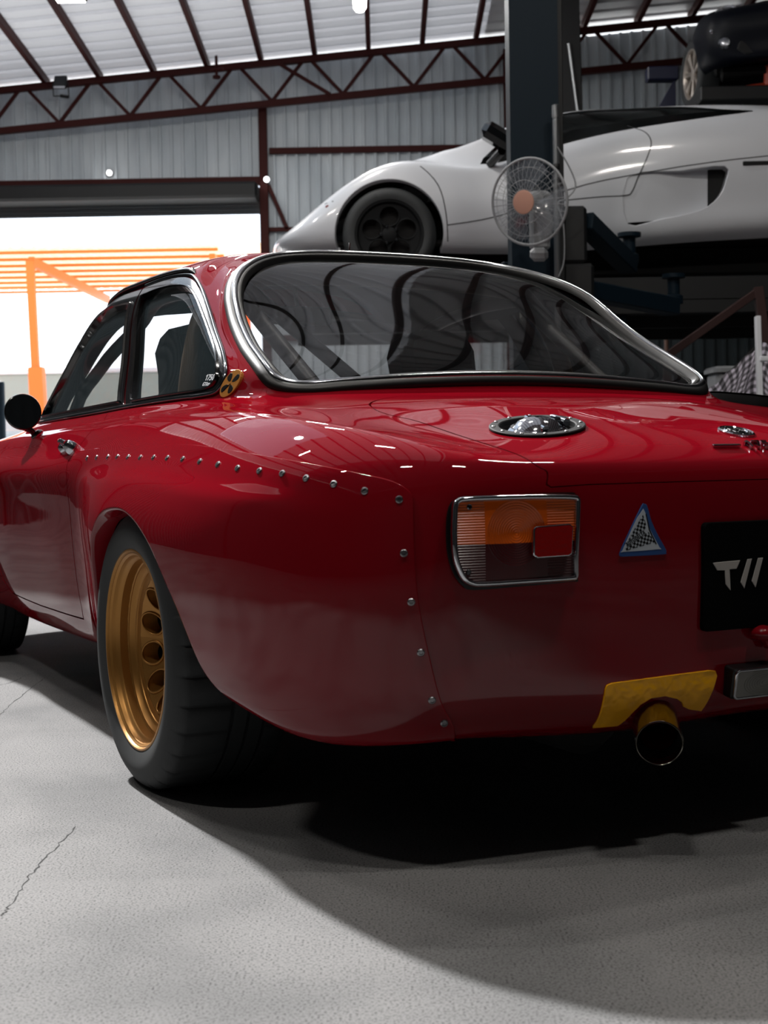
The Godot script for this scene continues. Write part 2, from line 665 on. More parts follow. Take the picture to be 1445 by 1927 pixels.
# ---- shape data
# the coupe's control points in metres, x forward, y left, z up
const GRID := [
	[Vector3(2.96, 0, 0.2), Vector3(3.03, 0, 0.23), Vector3(3.05, 0, 0.33), Vector3(3.07, 0, 0.45), Vector3(3.07, 0, 0.53), Vector3(3.06, 0, 0.585), Vector3(3.04, 0, 0.62), Vector3(3, 0, 0.655), Vector3(2.85, 0, 0.69), Vector3(2.55, 0, 0.735), Vector3(2.2, 0, 0.775), Vector3(1.86, 0, 0.802), Vector3(1.8, 0, 0.838), Vector3(1.57, 0, 0.975), Vector3(1.34, 0, 1.115), Vector3(1.27, 0, 1.16), Vector3(1.21, 0, 1.194), Vector3(1.18, 0, 1.205)],
	[Vector3(2.94, 0.3, 0.2), Vector3(3.01, 0.31, 0.23), Vector3(3.03, 0.31, 0.33), Vector3(3.05, 0.31, 0.45), Vector3(3.05, 0.31, 0.53), Vector3(3.04, 0.31, 0.585), Vector3(3.02, 0.3, 0.62), Vector3(2.98, 0.29, 0.655), Vector3(2.84, 0.25, 0.69), Vector3(2.53, 0.19, 0.733), Vector3(2.19, 0.13, 0.773), Vector3(1.855, 0.09, 0.801), Vector3(1.795, 0.088, 0.838), Vector3(1.565, 0.08, 0.974), Vector3(1.335, 0.07, 1.114), Vector3(1.265, 0.06, 1.159), Vector3(1.21, 0.04, 1.194), Vector3(1.18, 0, 1.205)],
	[Vector3(2.84, 0.57, 0.2), Vector3(2.9, 0.6, 0.24), Vector3(2.945, 0.63, 0.33), Vector3(2.965, 0.64, 0.45), Vector3(2.965, 0.64, 0.53), Vector3(2.955, 0.63, 0.58), Vector3(2.935, 0.61, 0.62), Vector3(2.89, 0.57, 0.655), Vector3(2.77, 0.48, 0.69), Vector3(2.49, 0.37, 0.728), Vector3(2.15, 0.25, 0.77), Vector3(1.84, 0.18, 0.8), Vector3(1.78, 0.175, 0.837), Vector3(1.56, 0.16, 0.971), Vector3(1.33, 0.14, 1.112), Vector3(1.26, 0.11, 1.157), Vector3(1.21, 0.07, 1.193), Vector3(1.18, 0, 1.205)],
	[Vector3(2.68, 0.7, 0.2), Vector3(2.72, 0.755, 0.24), Vector3(2.73, 0.785, 0.33), Vector3(2.735, 0.795, 0.45), Vector3(2.73, 0.79, 0.53), Vector3(2.725, 0.775, 0.6), Vector3(2.715, 0.75, 0.65), Vector3(2.69, 0.695, 0.69), Vector3(2.62, 0.6, 0.712), Vector3(2.41, 0.48, 0.738), Vector3(2.11, 0.37, 0.77), Vector3(1.825, 0.285, 0.8), Vector3(1.765, 0.275, 0.836), Vector3(1.55, 0.25, 0.967), Vector3(1.32, 0.22, 1.107), Vector3(1.25, 0.18, 1.153), Vector3(1.21, 0.11, 1.191), Vector3(1.18, 0, 1.205)],
	[Vector3(2.35, 0.76, 0.2), Vector3(2.36, 0.815, 0.24), Vector3(2.36, 0.84, 0.33), Vector3(2.36, 0.85, 0.45), Vector3(2.36, 0.845, 0.55), Vector3(2.36, 0.82, 0.63), Vector3(2.355, 0.785, 0.68), Vector3(2.345, 0.73, 0.716), Vector3(2.31, 0.665, 0.738), Vector3(2.18, 0.59, 0.756), Vector3(1.98, 0.51, 0.778), Vector3(1.8, 0.45, 0.8), Vector3(1.74, 0.435, 0.834), Vector3(1.535, 0.4, 0.96), Vector3(1.305, 0.36, 1.096), Vector3(1.24, 0.3, 1.145), Vector3(1.2, 0.18, 1.188), Vector3(1.175, 0, 1.205)],
	[Vector3(2, 0.7, 0.19), Vector3(2, 0.75, 0.225), Vector3(2, 0.785, 0.33), Vector3(2, 0.8, 0.45), Vector3(2, 0.805, 0.56), Vector3(2, 0.807, 0.645), Vector3(2, 0.77, 0.69), Vector3(2, 0.742, 0.725), Vector3(1.985, 0.705, 0.75), Vector3(1.92, 0.665, 0.766), Vector3(1.83, 0.63, 0.782), Vector3(1.75, 0.6, 0.797), Vector3(1.7, 0.585, 0.83), Vector3(1.51, 0.545, 0.952), Vector3(1.3, 0.495, 1.085), Vector3(1.22, 0.41, 1.138), Vector3(1.18, 0.24, 1.183), Vector3(1.165, 0, 1.206)],
	[Vector3(1.6, 0.69, 0.18), Vector3(1.6, 0.745, 0.215), Vector3(1.6, 0.782, 0.32), Vector3(1.6, 0.798, 0.45), Vector3(1.6, 0.805, 0.565), Vector3(1.6, 0.807, 0.652), Vector3(1.6, 0.77, 0.694), Vector3(1.6, 0.742, 0.73), Vector3(1.605, 0.71, 0.756), Vector3(1.61, 0.69, 0.772), Vector3(1.63, 0.67, 0.786), Vector3(1.64, 0.655, 0.798), Vector3(1.6, 0.645, 0.83), Vector3(1.45, 0.615, 0.945), Vector3(1.27, 0.568, 1.072), Vector3(1.19, 0.47, 1.142), Vector3(1.145, 0.26, 1.19), Vector3(1.13, 0, 1.217)],
	[Vector3(1.2, 0.69, 0.18), Vector3(1.2, 0.748, 0.218), Vector3(1.2, 0.784, 0.32), Vector3(1.2, 0.798, 0.45), Vector3(1.2, 0.805, 0.565), Vector3(1.2, 0.807, 0.655), Vector3(1.2, 0.77, 0.697), Vector3(1.2, 0.742, 0.735), Vector3(1.2, 0.71, 0.76), Vector3(1.2, 0.693, 0.775), Vector3(1.2, 0.678, 0.79), Vector3(1.2, 0.668, 0.803), Vector3(1.195, 0.658, 0.835), Vector3(1.18, 0.625, 0.95), Vector3(1.15, 0.574, 1.098), Vector3(1.11, 0.475, 1.17), Vector3(1.07, 0.265, 1.215), Vector3(1.06, 0, 1.242)],
	[Vector3(0.85, 0.69, 0.185), Vector3(0.85, 0.752, 0.222), Vector3(0.85, 0.786, 0.325), Vector3(0.85, 0.798, 0.45), Vector3(0.85, 0.805, 0.565), Vector3(0.85, 0.806, 0.656), Vector3(0.85, 0.771, 0.702), Vector3(0.85, 0.742, 0.74), Vector3(0.85, 0.71, 0.765), Vector3(0.86, 0.693, 0.779), Vector3(0.87, 0.68, 0.793), Vector3(0.875, 0.67, 0.807), Vector3(0.88, 0.66, 0.838), Vector3(0.9, 0.625, 0.953), Vector3(0.935, 0.573, 1.102), Vector3(0.96, 0.475, 1.178), Vector3(0.98, 0.27, 1.223), Vector3(0.99, 0, 1.25)],
	[Vector3(0.58, 0.69, 0.19), Vector3(0.58, 0.758, 0.226), Vector3(0.58, 0.79, 0.33), Vector3(0.58, 0.8, 0.45), Vector3(0.58, 0.806, 0.56), Vector3(0.58, 0.802, 0.65), Vector3(0.58, 0.777, 0.708), Vector3(0.58, 0.745, 0.748), Vector3(0.585, 0.712, 0.77), Vector3(0.61, 0.694, 0.783), Vector3(0.645, 0.68, 0.797), Vector3(0.67, 0.67, 0.81), Vector3(0.68, 0.66, 0.841), Vector3(0.715, 0.625, 0.955), Vector3(0.775, 0.571, 1.102), Vector3(0.815, 0.473, 1.178), Vector3(0.87, 0.27, 1.224), Vector3(0.92, 0, 1.251)],
	[Vector3(0.29, 0.74, 0.21), Vector3(0.29, 0.825, 0.245), Vector3(0.285, 0.855, 0.34), Vector3(0.285, 0.866, 0.45), Vector3(0.285, 0.862, 0.56), Vector3(0.285, 0.828, 0.65), Vector3(0.29, 0.788, 0.71), Vector3(0.3, 0.748, 0.75), Vector3(0.32, 0.715, 0.771), Vector3(0.36, 0.695, 0.784), Vector3(0.415, 0.68, 0.798), Vector3(0.455, 0.67, 0.812), Vector3(0.47, 0.66, 0.843), Vector3(0.525, 0.624, 0.955), Vector3(0.615, 0.566, 1.098), Vector3(0.69, 0.47, 1.175), Vector3(0.78, 0.27, 1.221), Vector3(0.88, 0, 1.25)],
	[Vector3(0.03, 0.77, 0.225), Vector3(0.03, 0.855, 0.26), Vector3(0.03, 0.882, 0.35), Vector3(0.03, 0.891, 0.45), Vector3(0.03, 0.886, 0.56), Vector3(0.03, 0.845, 0.65), Vector3(0.03, 0.797, 0.712), Vector3(0.03, 0.75, 0.752), Vector3(0.05, 0.715, 0.772), Vector3(0.11, 0.695, 0.784), Vector3(0.2, 0.68, 0.797), Vector3(0.265, 0.67, 0.812), Vector3(0.28, 0.66, 0.843), Vector3(0.37, 0.622, 0.953), Vector3(0.505, 0.56, 1.09), Vector3(0.605, 0.466, 1.169), Vector3(0.72, 0.27, 1.217), Vector3(0.86, 0, 1.248)],
	[Vector3(-0.22, 0.77, 0.23), Vector3(-0.225, 0.86, 0.26), Vector3(-0.225, 0.884, 0.35), Vector3(-0.225, 0.891, 0.45), Vector3(-0.225, 0.886, 0.56), Vector3(-0.22, 0.85, 0.648), Vector3(-0.215, 0.8, 0.712), Vector3(-0.205, 0.747, 0.753), Vector3(-0.17, 0.71, 0.768), Vector3(-0.08, 0.688, 0.778), Vector3(0.04, 0.672, 0.792), Vector3(0.135, 0.66, 0.811), Vector3(0.155, 0.652, 0.843), Vector3(0.285, 0.615, 0.953), Vector3(0.455, 0.55, 1.085), Vector3(0.575, 0.456, 1.164), Vector3(0.7, 0.265, 1.213), Vector3(0.84, 0, 1.246)],
	[Vector3(-0.45, 0.755, 0.24), Vector3(-0.46, 0.845, 0.262), Vector3(-0.46, 0.87, 0.35), Vector3(-0.46, 0.879, 0.45), Vector3(-0.46, 0.873, 0.555), Vector3(-0.455, 0.845, 0.64), Vector3(-0.44, 0.797, 0.702), Vector3(-0.41, 0.738, 0.745), Vector3(-0.35, 0.7, 0.752), Vector3(-0.22, 0.672, 0.765), Vector3(-0.08, 0.655, 0.784), Vector3(0.04, 0.645, 0.808), Vector3(0.06, 0.638, 0.843), Vector3(0.23, 0.602, 0.953), Vector3(0.415, 0.53, 1.078), Vector3(0.55, 0.437, 1.158), Vector3(0.685, 0.258, 1.21), Vector3(0.82, 0, 1.245)],
	[Vector3(-0.63, 0.72, 0.21), Vector3(-0.665, 0.79, 0.224), Vector3(-0.68, 0.815, 0.345), Vector3(-0.685, 0.822, 0.45), Vector3(-0.685, 0.815, 0.552), Vector3(-0.68, 0.795, 0.63), Vector3(-0.665, 0.757, 0.682), Vector3(-0.63, 0.703, 0.722), Vector3(-0.55, 0.662, 0.725), Vector3(-0.37, 0.64, 0.745), Vector3(-0.18, 0.628, 0.775), Vector3(-0.02, 0.622, 0.805), Vector3(0.005, 0.612, 0.842), Vector3(0.2, 0.58, 0.953), Vector3(0.39, 0.505, 1.087), Vector3(0.53, 0.415, 1.162), Vector3(0.67, 0.245, 1.21), Vector3(0.8, 0, 1.244)],
	[Vector3(-0.76, 0.63, 0.208), Vector3(-0.81, 0.668, 0.223), Vector3(-0.828, 0.682, 0.335), Vector3(-0.838, 0.69, 0.45), Vector3(-0.838, 0.686, 0.55), Vector3(-0.832, 0.675, 0.615), Vector3(-0.815, 0.652, 0.66), Vector3(-0.775, 0.622, 0.69), Vector3(-0.685, 0.6, 0.702), Vector3(-0.49, 0.587, 0.73), Vector3(-0.26, 0.583, 0.769), Vector3(-0.075, 0.58, 0.804), Vector3(-0.04, 0.572, 0.84), Vector3(0.18, 0.563, 0.958), Vector3(0.375, 0.48, 1.108), Vector3(0.52, 0.365, 1.173), Vector3(0.66, 0.215, 1.213), Vector3(0.78, 0, 1.243)],
	[Vector3(-0.81, 0.5, 0.205), Vector3(-0.855, 0.5, 0.232), Vector3(-0.87, 0.5, 0.33), Vector3(-0.878, 0.5, 0.45), Vector3(-0.88, 0.5, 0.55), Vector3(-0.877, 0.495, 0.61), Vector3(-0.867, 0.49, 0.645), Vector3(-0.842, 0.485, 0.664), Vector3(-0.76, 0.475, 0.681), Vector3(-0.565, 0.465, 0.717), Vector3(-0.33, 0.455, 0.765), Vector3(-0.115, 0.445, 0.806), Vector3(-0.08, 0.435, 0.838), Vector3(0.165, 0.405, 0.985), Vector3(0.42, 0.345, 1.142), Vector3(0.535, 0.28, 1.187), Vector3(0.65, 0.165, 1.219), Vector3(0.76, 0, 1.242)],
	[Vector3(-0.835, 0.25, 0.195), Vector3(-0.882, 0.25, 0.226), Vector3(-0.895, 0.25, 0.33), Vector3(-0.901, 0.25, 0.45), Vector3(-0.902, 0.25, 0.55), Vector3(-0.899, 0.25, 0.61), Vector3(-0.89, 0.25, 0.642), Vector3(-0.865, 0.25, 0.663), Vector3(-0.785, 0.25, 0.695), Vector3(-0.585, 0.25, 0.739), Vector3(-0.345, 0.245, 0.781), Vector3(-0.13, 0.24, 0.809), Vector3(-0.095, 0.235, 0.84), Vector3(0.17, 0.215, 1.003), Vector3(0.44, 0.18, 1.158), Vector3(0.545, 0.145, 1.196), Vector3(0.65, 0.085, 1.222), Vector3(0.75, 0, 1.241)],
	[Vector3(-0.845, 0, 0.203), Vector3(-0.892, 0, 0.234), Vector3(-0.903, 0, 0.33), Vector3(-0.908, 0, 0.45), Vector3(-0.909, 0, 0.55), Vector3(-0.906, 0, 0.61), Vector3(-0.897, 0, 0.64), Vector3(-0.872, 0, 0.662), Vector3(-0.79, 0, 0.697), Vector3(-0.59, 0, 0.744), Vector3(-0.35, 0, 0.785), Vector3(-0.135, 0, 0.811), Vector3(-0.1, 0, 0.842), Vector3(0.172, 0, 1.008), Vector3(0.45, 0, 1.163), Vector3(0.55, 0, 1.199), Vector3(0.65, 0, 1.224), Vector3(0.75, 0, 1.241)],
]
const LAMP_RIM := [Vector2(15.509, 4.192), Vector2(15.587, 4.247), Vector2(15.922, 4.271), Vector2(16.214, 4.261), Vector2(16.362, 4.235), Vector2(16.392, 4.183), Vector2(16.4, 4.088), Vector2(16.393, 3.544), Vector2(16.384, 3.169), Vector2(16.383, 2.915), Vector2(16.372, 2.865), Vector2(16.337, 2.847), Vector2(16.002, 2.839), Vector2(15.698, 2.836), Vector2(15.619, 2.858), Vector2(15.574, 2.912), Vector2(15.537, 3.029), Vector2(15.504, 3.236), Vector2(15.492, 3.56), Vector2(15.492, 3.921), Vector2(15.493, 4.085)]
const LAMP_GASKET := [Vector2(15.488, 4.173), Vector2(15.525, 4.266), Vector2(15.583, 4.313), Vector2(15.956, 4.342), Vector2(16.351, 4.345), Vector2(16.405, 4.299), Vector2(16.428, 4.192), Vector2(16.432, 3.534), Vector2(16.422, 2.86), Vector2(16.38, 2.798), Vector2(15.963, 2.77), Vector2(15.656, 2.76), Vector2(15.582, 2.824), Vector2(15.52, 2.989), Vector2(15.478, 3.245), Vector2(15.464, 3.56), Vector2(15.466, 3.963)]
const LAMP_SPLIT := [Vector2(15.45, 3.408), Vector2(15.866, 3.398), Vector2(16.427, 3.404)]
const REFLECTOR := [Vector2(16.076, 3.639), Vector2(16.314, 3.663), Vector2(16.337, 3.624), Vector2(16.328, 3.226), Vector2(16.309, 3.197), Vector2(16.087, 3.187), Vector2(16.064, 3.22), Vector2(16.065, 3.596)]
const YELLOW := [Vector2(16.612, 0.586), Vector2(16.652, 1.315), Vector2(16.663, 1.365), Vector2(16.697, 1.388), Vector2(17.091, 1.42), Vector2(17.467, 1.433), Vector2(17.518, 1.416), Vector2(17.533, 1.344), Vector2(17.505, 1.156), Vector2(17.463, 0.926), Vector2(17.432, 0.748), Vector2(17.326, 0.834), Vector2(17.27, 0.91), Vector2(17.251, 0.996), Vector2(17.207, 1.071), Vector2(17.106, 1.138), Vector2(16.994, 1.129), Vector2(16.917, 1.043), Vector2(16.865, 0.914), Vector2(16.819, 0.74), Vector2(16.789, 0.607)]
const RIVETS := [Vector2(9.785, 4.696), Vector2(10.165, 4.699), Vector2(10.615, 4.693), Vector2(10.997, 4.684), Vector2(11.405, 4.666), Vector2(11.815, 4.645), Vector2(12.179, 4.638), Vector2(12.519, 4.629), Vector2(12.868, 4.625), Vector2(13.219, 4.612), Vector2(13.531, 4.594), Vector2(13.809, 4.561), Vector2(14.055, 4.547), Vector2(14.271, 4.535), Vector2(14.471, 4.488), Vector2(14.678, 4.427), Vector2(14.892, 4.343), Vector2(15.126, 4.216), Vector2(15.177, 3.304), Vector2(15.227, 2.63), Vector2(15.281, 1.937), Vector2(15.351, 1.349), Vector2(15.44, 1.02)]
const TRI := [Vector2(-0.0023, 0.051), Vector2(0.0029, 0.0544), Vector2(0.009, 0.0507), Vector2(0.0169, 0.0258), Vector2(0.03, 0.0006), Vector2(0.0443, -0.0221), Vector2(0.0442, -0.0283), Vector2(0.039, -0.0307), Vector2(-0.0363, -0.031), Vector2(-0.0434, -0.0298), Vector2(-0.0454, -0.0244), Vector2(-0.0286, 0.0063)]
const TRIIN := [Vector2(0.0007, 0.0465), Vector2(0.0116, 0.0145), Vector2(0.0308, -0.018), Vector2(0.0287, -0.0214), Vector2(-0.0383, -0.023), Vector2(-0.0402, -0.0203), Vector2(-0.0245, 0.0097)]
const TRICHK := [Vector2(-0.0005, 0.0369), Vector2(0.0094, 0.0084), Vector2(0.0216, -0.0096), Vector2(-0.0352, -0.0214), Vector2(-0.0392, -0.0186), Vector2(-0.0204, 0.0095)]
const TRITXT := [Vector2(-0.0309, -0.0102), Vector2(-0.0331, -0.0162), Vector2(0.0063, 0.0068), Vector2(0.0074, 0.0147)]
const T1 := [Vector2(-0.0472, 0.0259), Vector2(0.011, 0.0276), Vector2(0.0032, 0.0135), Vector2(-0.0117, 0.0133), Vector2(-0.0088, -0.0232), Vector2(-0.0193, -0.0117), Vector2(-0.022, 0.012), Vector2(-0.0379, 0.0128)]
const T2 := [Vector2(0.0272, 0.0287), Vector2(0.0365, 0.0292), Vector2(0.0212, -0.0212), Vector2(0.0129, -0.0098)]
const T3 := [Vector2(0.0505, 0.0294), Vector2(0.0611, 0.0298), Vector2(0.0457, -0.0208), Vector2(0.0373, -0.0093)]
const CAP_C := [Vector2(16.708, 7.289)]

# the white car's control points
const WHITE := [
	[Vector3(3.48, 0, 0.24), Vector3(3.5, 0, 0.28), Vector3(3.51, 0, 0.32), Vector3(3.49, 0, 0.36), Vector3(3.42, 0, 0.4), Vector3(2.9, 0, 0.66), Vector3(2.38, 0, 0.92), Vector3(1.63, 0, 1.205), Vector3(1.3, 0, 1.25)],
	[Vector3(3.4, 0.55, 0.23), Vector3(3.42, 0.6, 0.27), Vector3(3.44, 0.62, 0.32), Vector3(3.42, 0.6, 0.37), Vector3(3.33, 0.55, 0.42), Vector3(2.86, 0.48, 0.68), Vector3(2.36, 0.45, 0.92), Vector3(1.62, 0.38, 1.2), Vector3(1.29, 0, 1.251)],
	[Vector3(3.18, 0.8, 0.22), Vector3(3.2, 0.87, 0.27), Vector3(3.22, 0.9, 0.34), Vector3(3.2, 0.89, 0.44), Vector3(3.12, 0.82, 0.56), Vector3(2.8, 0.72, 0.735), Vector3(2.32, 0.62, 0.93), Vector3(1.6, 0.49, 1.19), Vector3(1.27, 0, 1.253)],
	[Vector3(2.68, 0.86, 0.22), Vector3(2.68, 0.95, 0.3), Vector3(2.68, 0.975, 0.44), Vector3(2.68, 0.96, 0.65), Vector3(2.66, 0.9, 0.8), Vector3(2.52, 0.77, 0.855), Vector3(2.25, 0.7, 0.935), Vector3(1.62, 0.57, 1.175), Vector3(1.24, 0, 1.256)],
	[Vector3(2.2, 0.84, 0.2), Vector3(2.2, 0.93, 0.27), Vector3(2.2, 0.965, 0.44), Vector3(2.2, 0.955, 0.62), Vector3(2.18, 0.91, 0.76), Vector3(2.1, 0.85, 0.805), Vector3(2, 0.76, 0.965), Vector3(1.68, 0.66, 1.135), Vector3(1.18, 0, 1.262)],
	[Vector3(1.7, 0.84, 0.19), Vector3(1.7, 0.92, 0.26), Vector3(1.7, 0.965, 0.42), Vector3(1.7, 0.955, 0.6), Vector3(1.7, 0.92, 0.76), Vector3(1.68, 0.86, 0.865), Vector3(1.6, 0.78, 1.03), Vector3(1.4, 0.66, 1.2), Vector3(1.1, 0, 1.27)],
	[Vector3(1.2, 0.85, 0.21), Vector3(1.2, 0.94, 0.29), Vector3(1.2, 0.97, 0.44), Vector3(1.2, 0.97, 0.65), Vector3(1.2, 0.94, 0.86), Vector3(1.2, 0.87, 0.985), Vector3(1.12, 0.78, 1.11), Vector3(1, 0.63, 1.225), Vector3(0.85, 0, 1.275)],
	[Vector3(0.45, 0.88, 0.25), Vector3(0.45, 0.98, 0.33), Vector3(0.45, 0.995, 0.48), Vector3(0.45, 1, 0.72), Vector3(0.45, 0.965, 0.95), Vector3(0.45, 0.87, 1.09), Vector3(0.45, 0.77, 1.175), Vector3(0.45, 0.61, 1.245), Vector3(0.45, 0, 1.28)],
	[Vector3(-0.36, 0.88, 0.28), Vector3(-0.36, 0.99, 0.36), Vector3(-0.36, 1.01, 0.5), Vector3(-0.36, 1.015, 0.75), Vector3(-0.36, 0.97, 0.98), Vector3(-0.36, 0.86, 1.13), Vector3(-0.26, 0.74, 1.185), Vector3(-0.16, 0.54, 1.235), Vector3(-0.01, 0, 1.27)],
	[Vector3(-0.94, 0.82, 0.32), Vector3(-0.96, 0.93, 0.38), Vector3(-0.97, 0.96, 0.52), Vector3(-0.97, 0.95, 0.75), Vector3(-0.94, 0.91, 0.96), Vector3(-0.86, 0.8, 1.08), Vector3(-0.61, 0.64, 1.16), Vector3(-0.36, 0.44, 1.21), Vector3(-0.11, 0, 1.26)],
	[Vector3(-1.16, 0.6, 0.34), Vector3(-1.19, 0.68, 0.4), Vector3(-1.21, 0.72, 0.53), Vector3(-1.21, 0.72, 0.75), Vector3(-1.18, 0.68, 0.94), Vector3(-1.01, 0.58, 1.05), Vector3(-0.71, 0.46, 1.13), Vector3(-0.41, 0.3, 1.19), Vector3(-0.14, 0, 1.255)],
	[Vector3(-1.22, 0, 0.34), Vector3(-1.25, 0, 0.4), Vector3(-1.27, 0, 0.53), Vector3(-1.27, 0, 0.75), Vector3(-1.24, 0, 0.94), Vector3(-1.06, 0, 1.05), Vector3(-0.74, 0, 1.13), Vector3(-0.44, 0, 1.19), Vector3(-0.16, 0, 1.25)],
]

# brightness of the lights
const SKY := 1.6
const SUN := 7.4
const BATTEN := 6.5
const EXPOSURE := 1.0
const LAMP_SPOTS := [  # battens guessed from streaks in the paintwork; unseen, spaced out as fill light
	[-3.3, 1.2, "unseen slim white fill batten at the left, level with the camera"],
	[-0.4, 1.0, "unseen slim white fill batten just in front of the camera"],
	[2.2, 1.2, "unseen slim white fill batten at the right, level with the camera"],
	[-3.3, 5.0, "unseen slim white fill batten above and left of the red coupe"],
	[-0.5, 4.8, "unseen slim white fill batten straight above the red coupe's roof"],
	[2.2, 5.2, "unseen slim white fill batten above and right of the red coupe"],
	[-1.0, 8.8, "unseen slim white fill batten between the red coupe and the raised white car"],
	[-3.4, 12.4, "unseen slim white batten added in front of the roller door to brighten the back wall"],
	[-1.0, 12.3, "unseen slim white batten added to brighten the corrugated back wall"],
]


# ---- the red coupe
const LEFT := Vector3(-1, 0, 0)
const REAR := Vector3(1, 0, 0)   # x axis of frames on the tail and the lid: to the car's right
const FLANK := Vector3(0, 0, 1)  # x axis of frames on the left flank: rearwards
var S: Surf


func c3(x: float, y: float, z: float) -> Vector3:
	return Vector3(-y, z, -x)


# where the flank of a skin passes the point (x forward, z up), looked for between two fine columns
func on_flank(T: Surf, x: float, z: float, i0: int, i1: int) -> Vector2:
	var best := Vector2.ZERO
	var dist := 9.0
	for i in range(i0, i1):
		for j in range(0, 60):
			var p: Vector3 = T.P[i * T.fv + j]
			var d := Vector2(-p.z - x, p.y - z).length()
			if d < dist:
				dist = d
				best = Vector2(i, j) / T.K
	for it in 12:
		var p: Vector3 = T.both(best.x, best.y)[0]
		var pu: Vector3 = (T.both(best.x + .04, best.y)[0] - T.both(best.x - .04, best.y)[0]) / .08
		var pv: Vector3 = (T.both(best.x, best.y + .04)[0] - T.both(best.x, best.y - .04)[0]) / .08
		var dx := x + p.z
		var dz := z - p.y
		var det := -pu.z * pv.y + pv.z * pu.y
		if absf(det) < 1e-6: break
		var nx := best + (Vector2(dx * pv.y + pv.z * dz, -pu.z * dz - pu.y * dx) / det).limit_length(.06)
		nx.y = maxf(nx.y, .05)
		var np: Vector3 = T.both(nx.x, nx.y)[0]
		if Vector2(x + np.z, z - np.y).length() >= Vector2(dx, dz).length(): break
		best = nx
	return best


func mirror(poly: Array) -> Array:
	var out := []
	for p in poly: out.append(Vector2(-p.x, p.y))
	return out


func tyre_mesh(r: float, wd: float, rim: float) -> ArrayMesh:
	# axis y, outer face at y = 0, tread blocks with three grooves and cross sipes
	var prof := []   # radius, y, smooth-run id, sipe depth
	var t0 := -0.016
	for p in [[rim - 0.006, -0.004, 0, 0], [rim + 0.004, 0.0, 0, 0], [rim + 0.022, 0.007, 0, 0], [rim + 0.040, 0.008, 0, 0], [r - 0.024, 0.002, 0, 0], [r - 0.011, -0.007, 0, 0], [r - 0.004, t0, 0, 0.003]]: prof.append(p)
	var y := t0
	var id := 0
	for rib in [[0.092, 0.004], [0.026, 0.0], [0.026, 0.0], [0.042, 0.004]]:
		prof.append([r, y - 0.008, id, rib[1]])
		prof.append([r, y - rib[0], id, rib[1]])
		y -= rib[0]
		if rib[0] < 0.04 or rib[1] > 0.0 and y > -wd + 0.03:
			id += 1
			prof.append([r, y, id, 0]); prof[-1] = [r, y, id, 0]
			id += 1
			prof.append([r, y, id, 0])
			prof.append([r - 0.007, y, id, 0])
			id += 1
			prof.append([r - 0.007, y, id, 0])
			prof.append([r - 0.007, y - 0.008, id, 0])
			id += 1
			prof.append([r - 0.007, y - 0.008, id, 0])
			prof.append([r, y - 0.008, id, 0])
			id += 1
			y -= 0.008
	for p in [[r - 0.011, -wd + 0.004, id, 0], [r - 0.03, -wd, id, 0], [rim + 0.02, -wd - 0.004, id, 0], [rim - 0.006, -wd + 0.008, id, 0]]: prof.append(p)
	var st := new_st()
	var ang := []
	for k in 30:
		for f in [[0.0, 0], [0.42, 0], [0.86, 0], [0.89, 1], [0.97, 1]]: ang.append([TAU * (k + f[0]) / 30, f[1]])
	for i in prof.size() - 1:
		var a: Array = prof[i]
		var b: Array = prof[i + 1]
		if a[2] != b[2] and is_equal_approx(a[0], b[0]) and is_equal_approx(a[1], b[1]): continue
		st.set_smooth_group(10 + int(b[2]))
		for k in ang.size():
			var u: Array = ang[k]
			var v: Array = ang[(k + 1) % ang.size()]
			var pt := func(s: Array, g: Array) -> Vector3:
				var rr: float = s[0] - s[3] * g[1]
				return Vector3(cos(g[0]) * rr, s[1], sin(g[0]) * rr)
			q(st, pt.call(a, u), pt.call(a, v), pt.call(b, v), pt.call(b, u))
	return done(st)


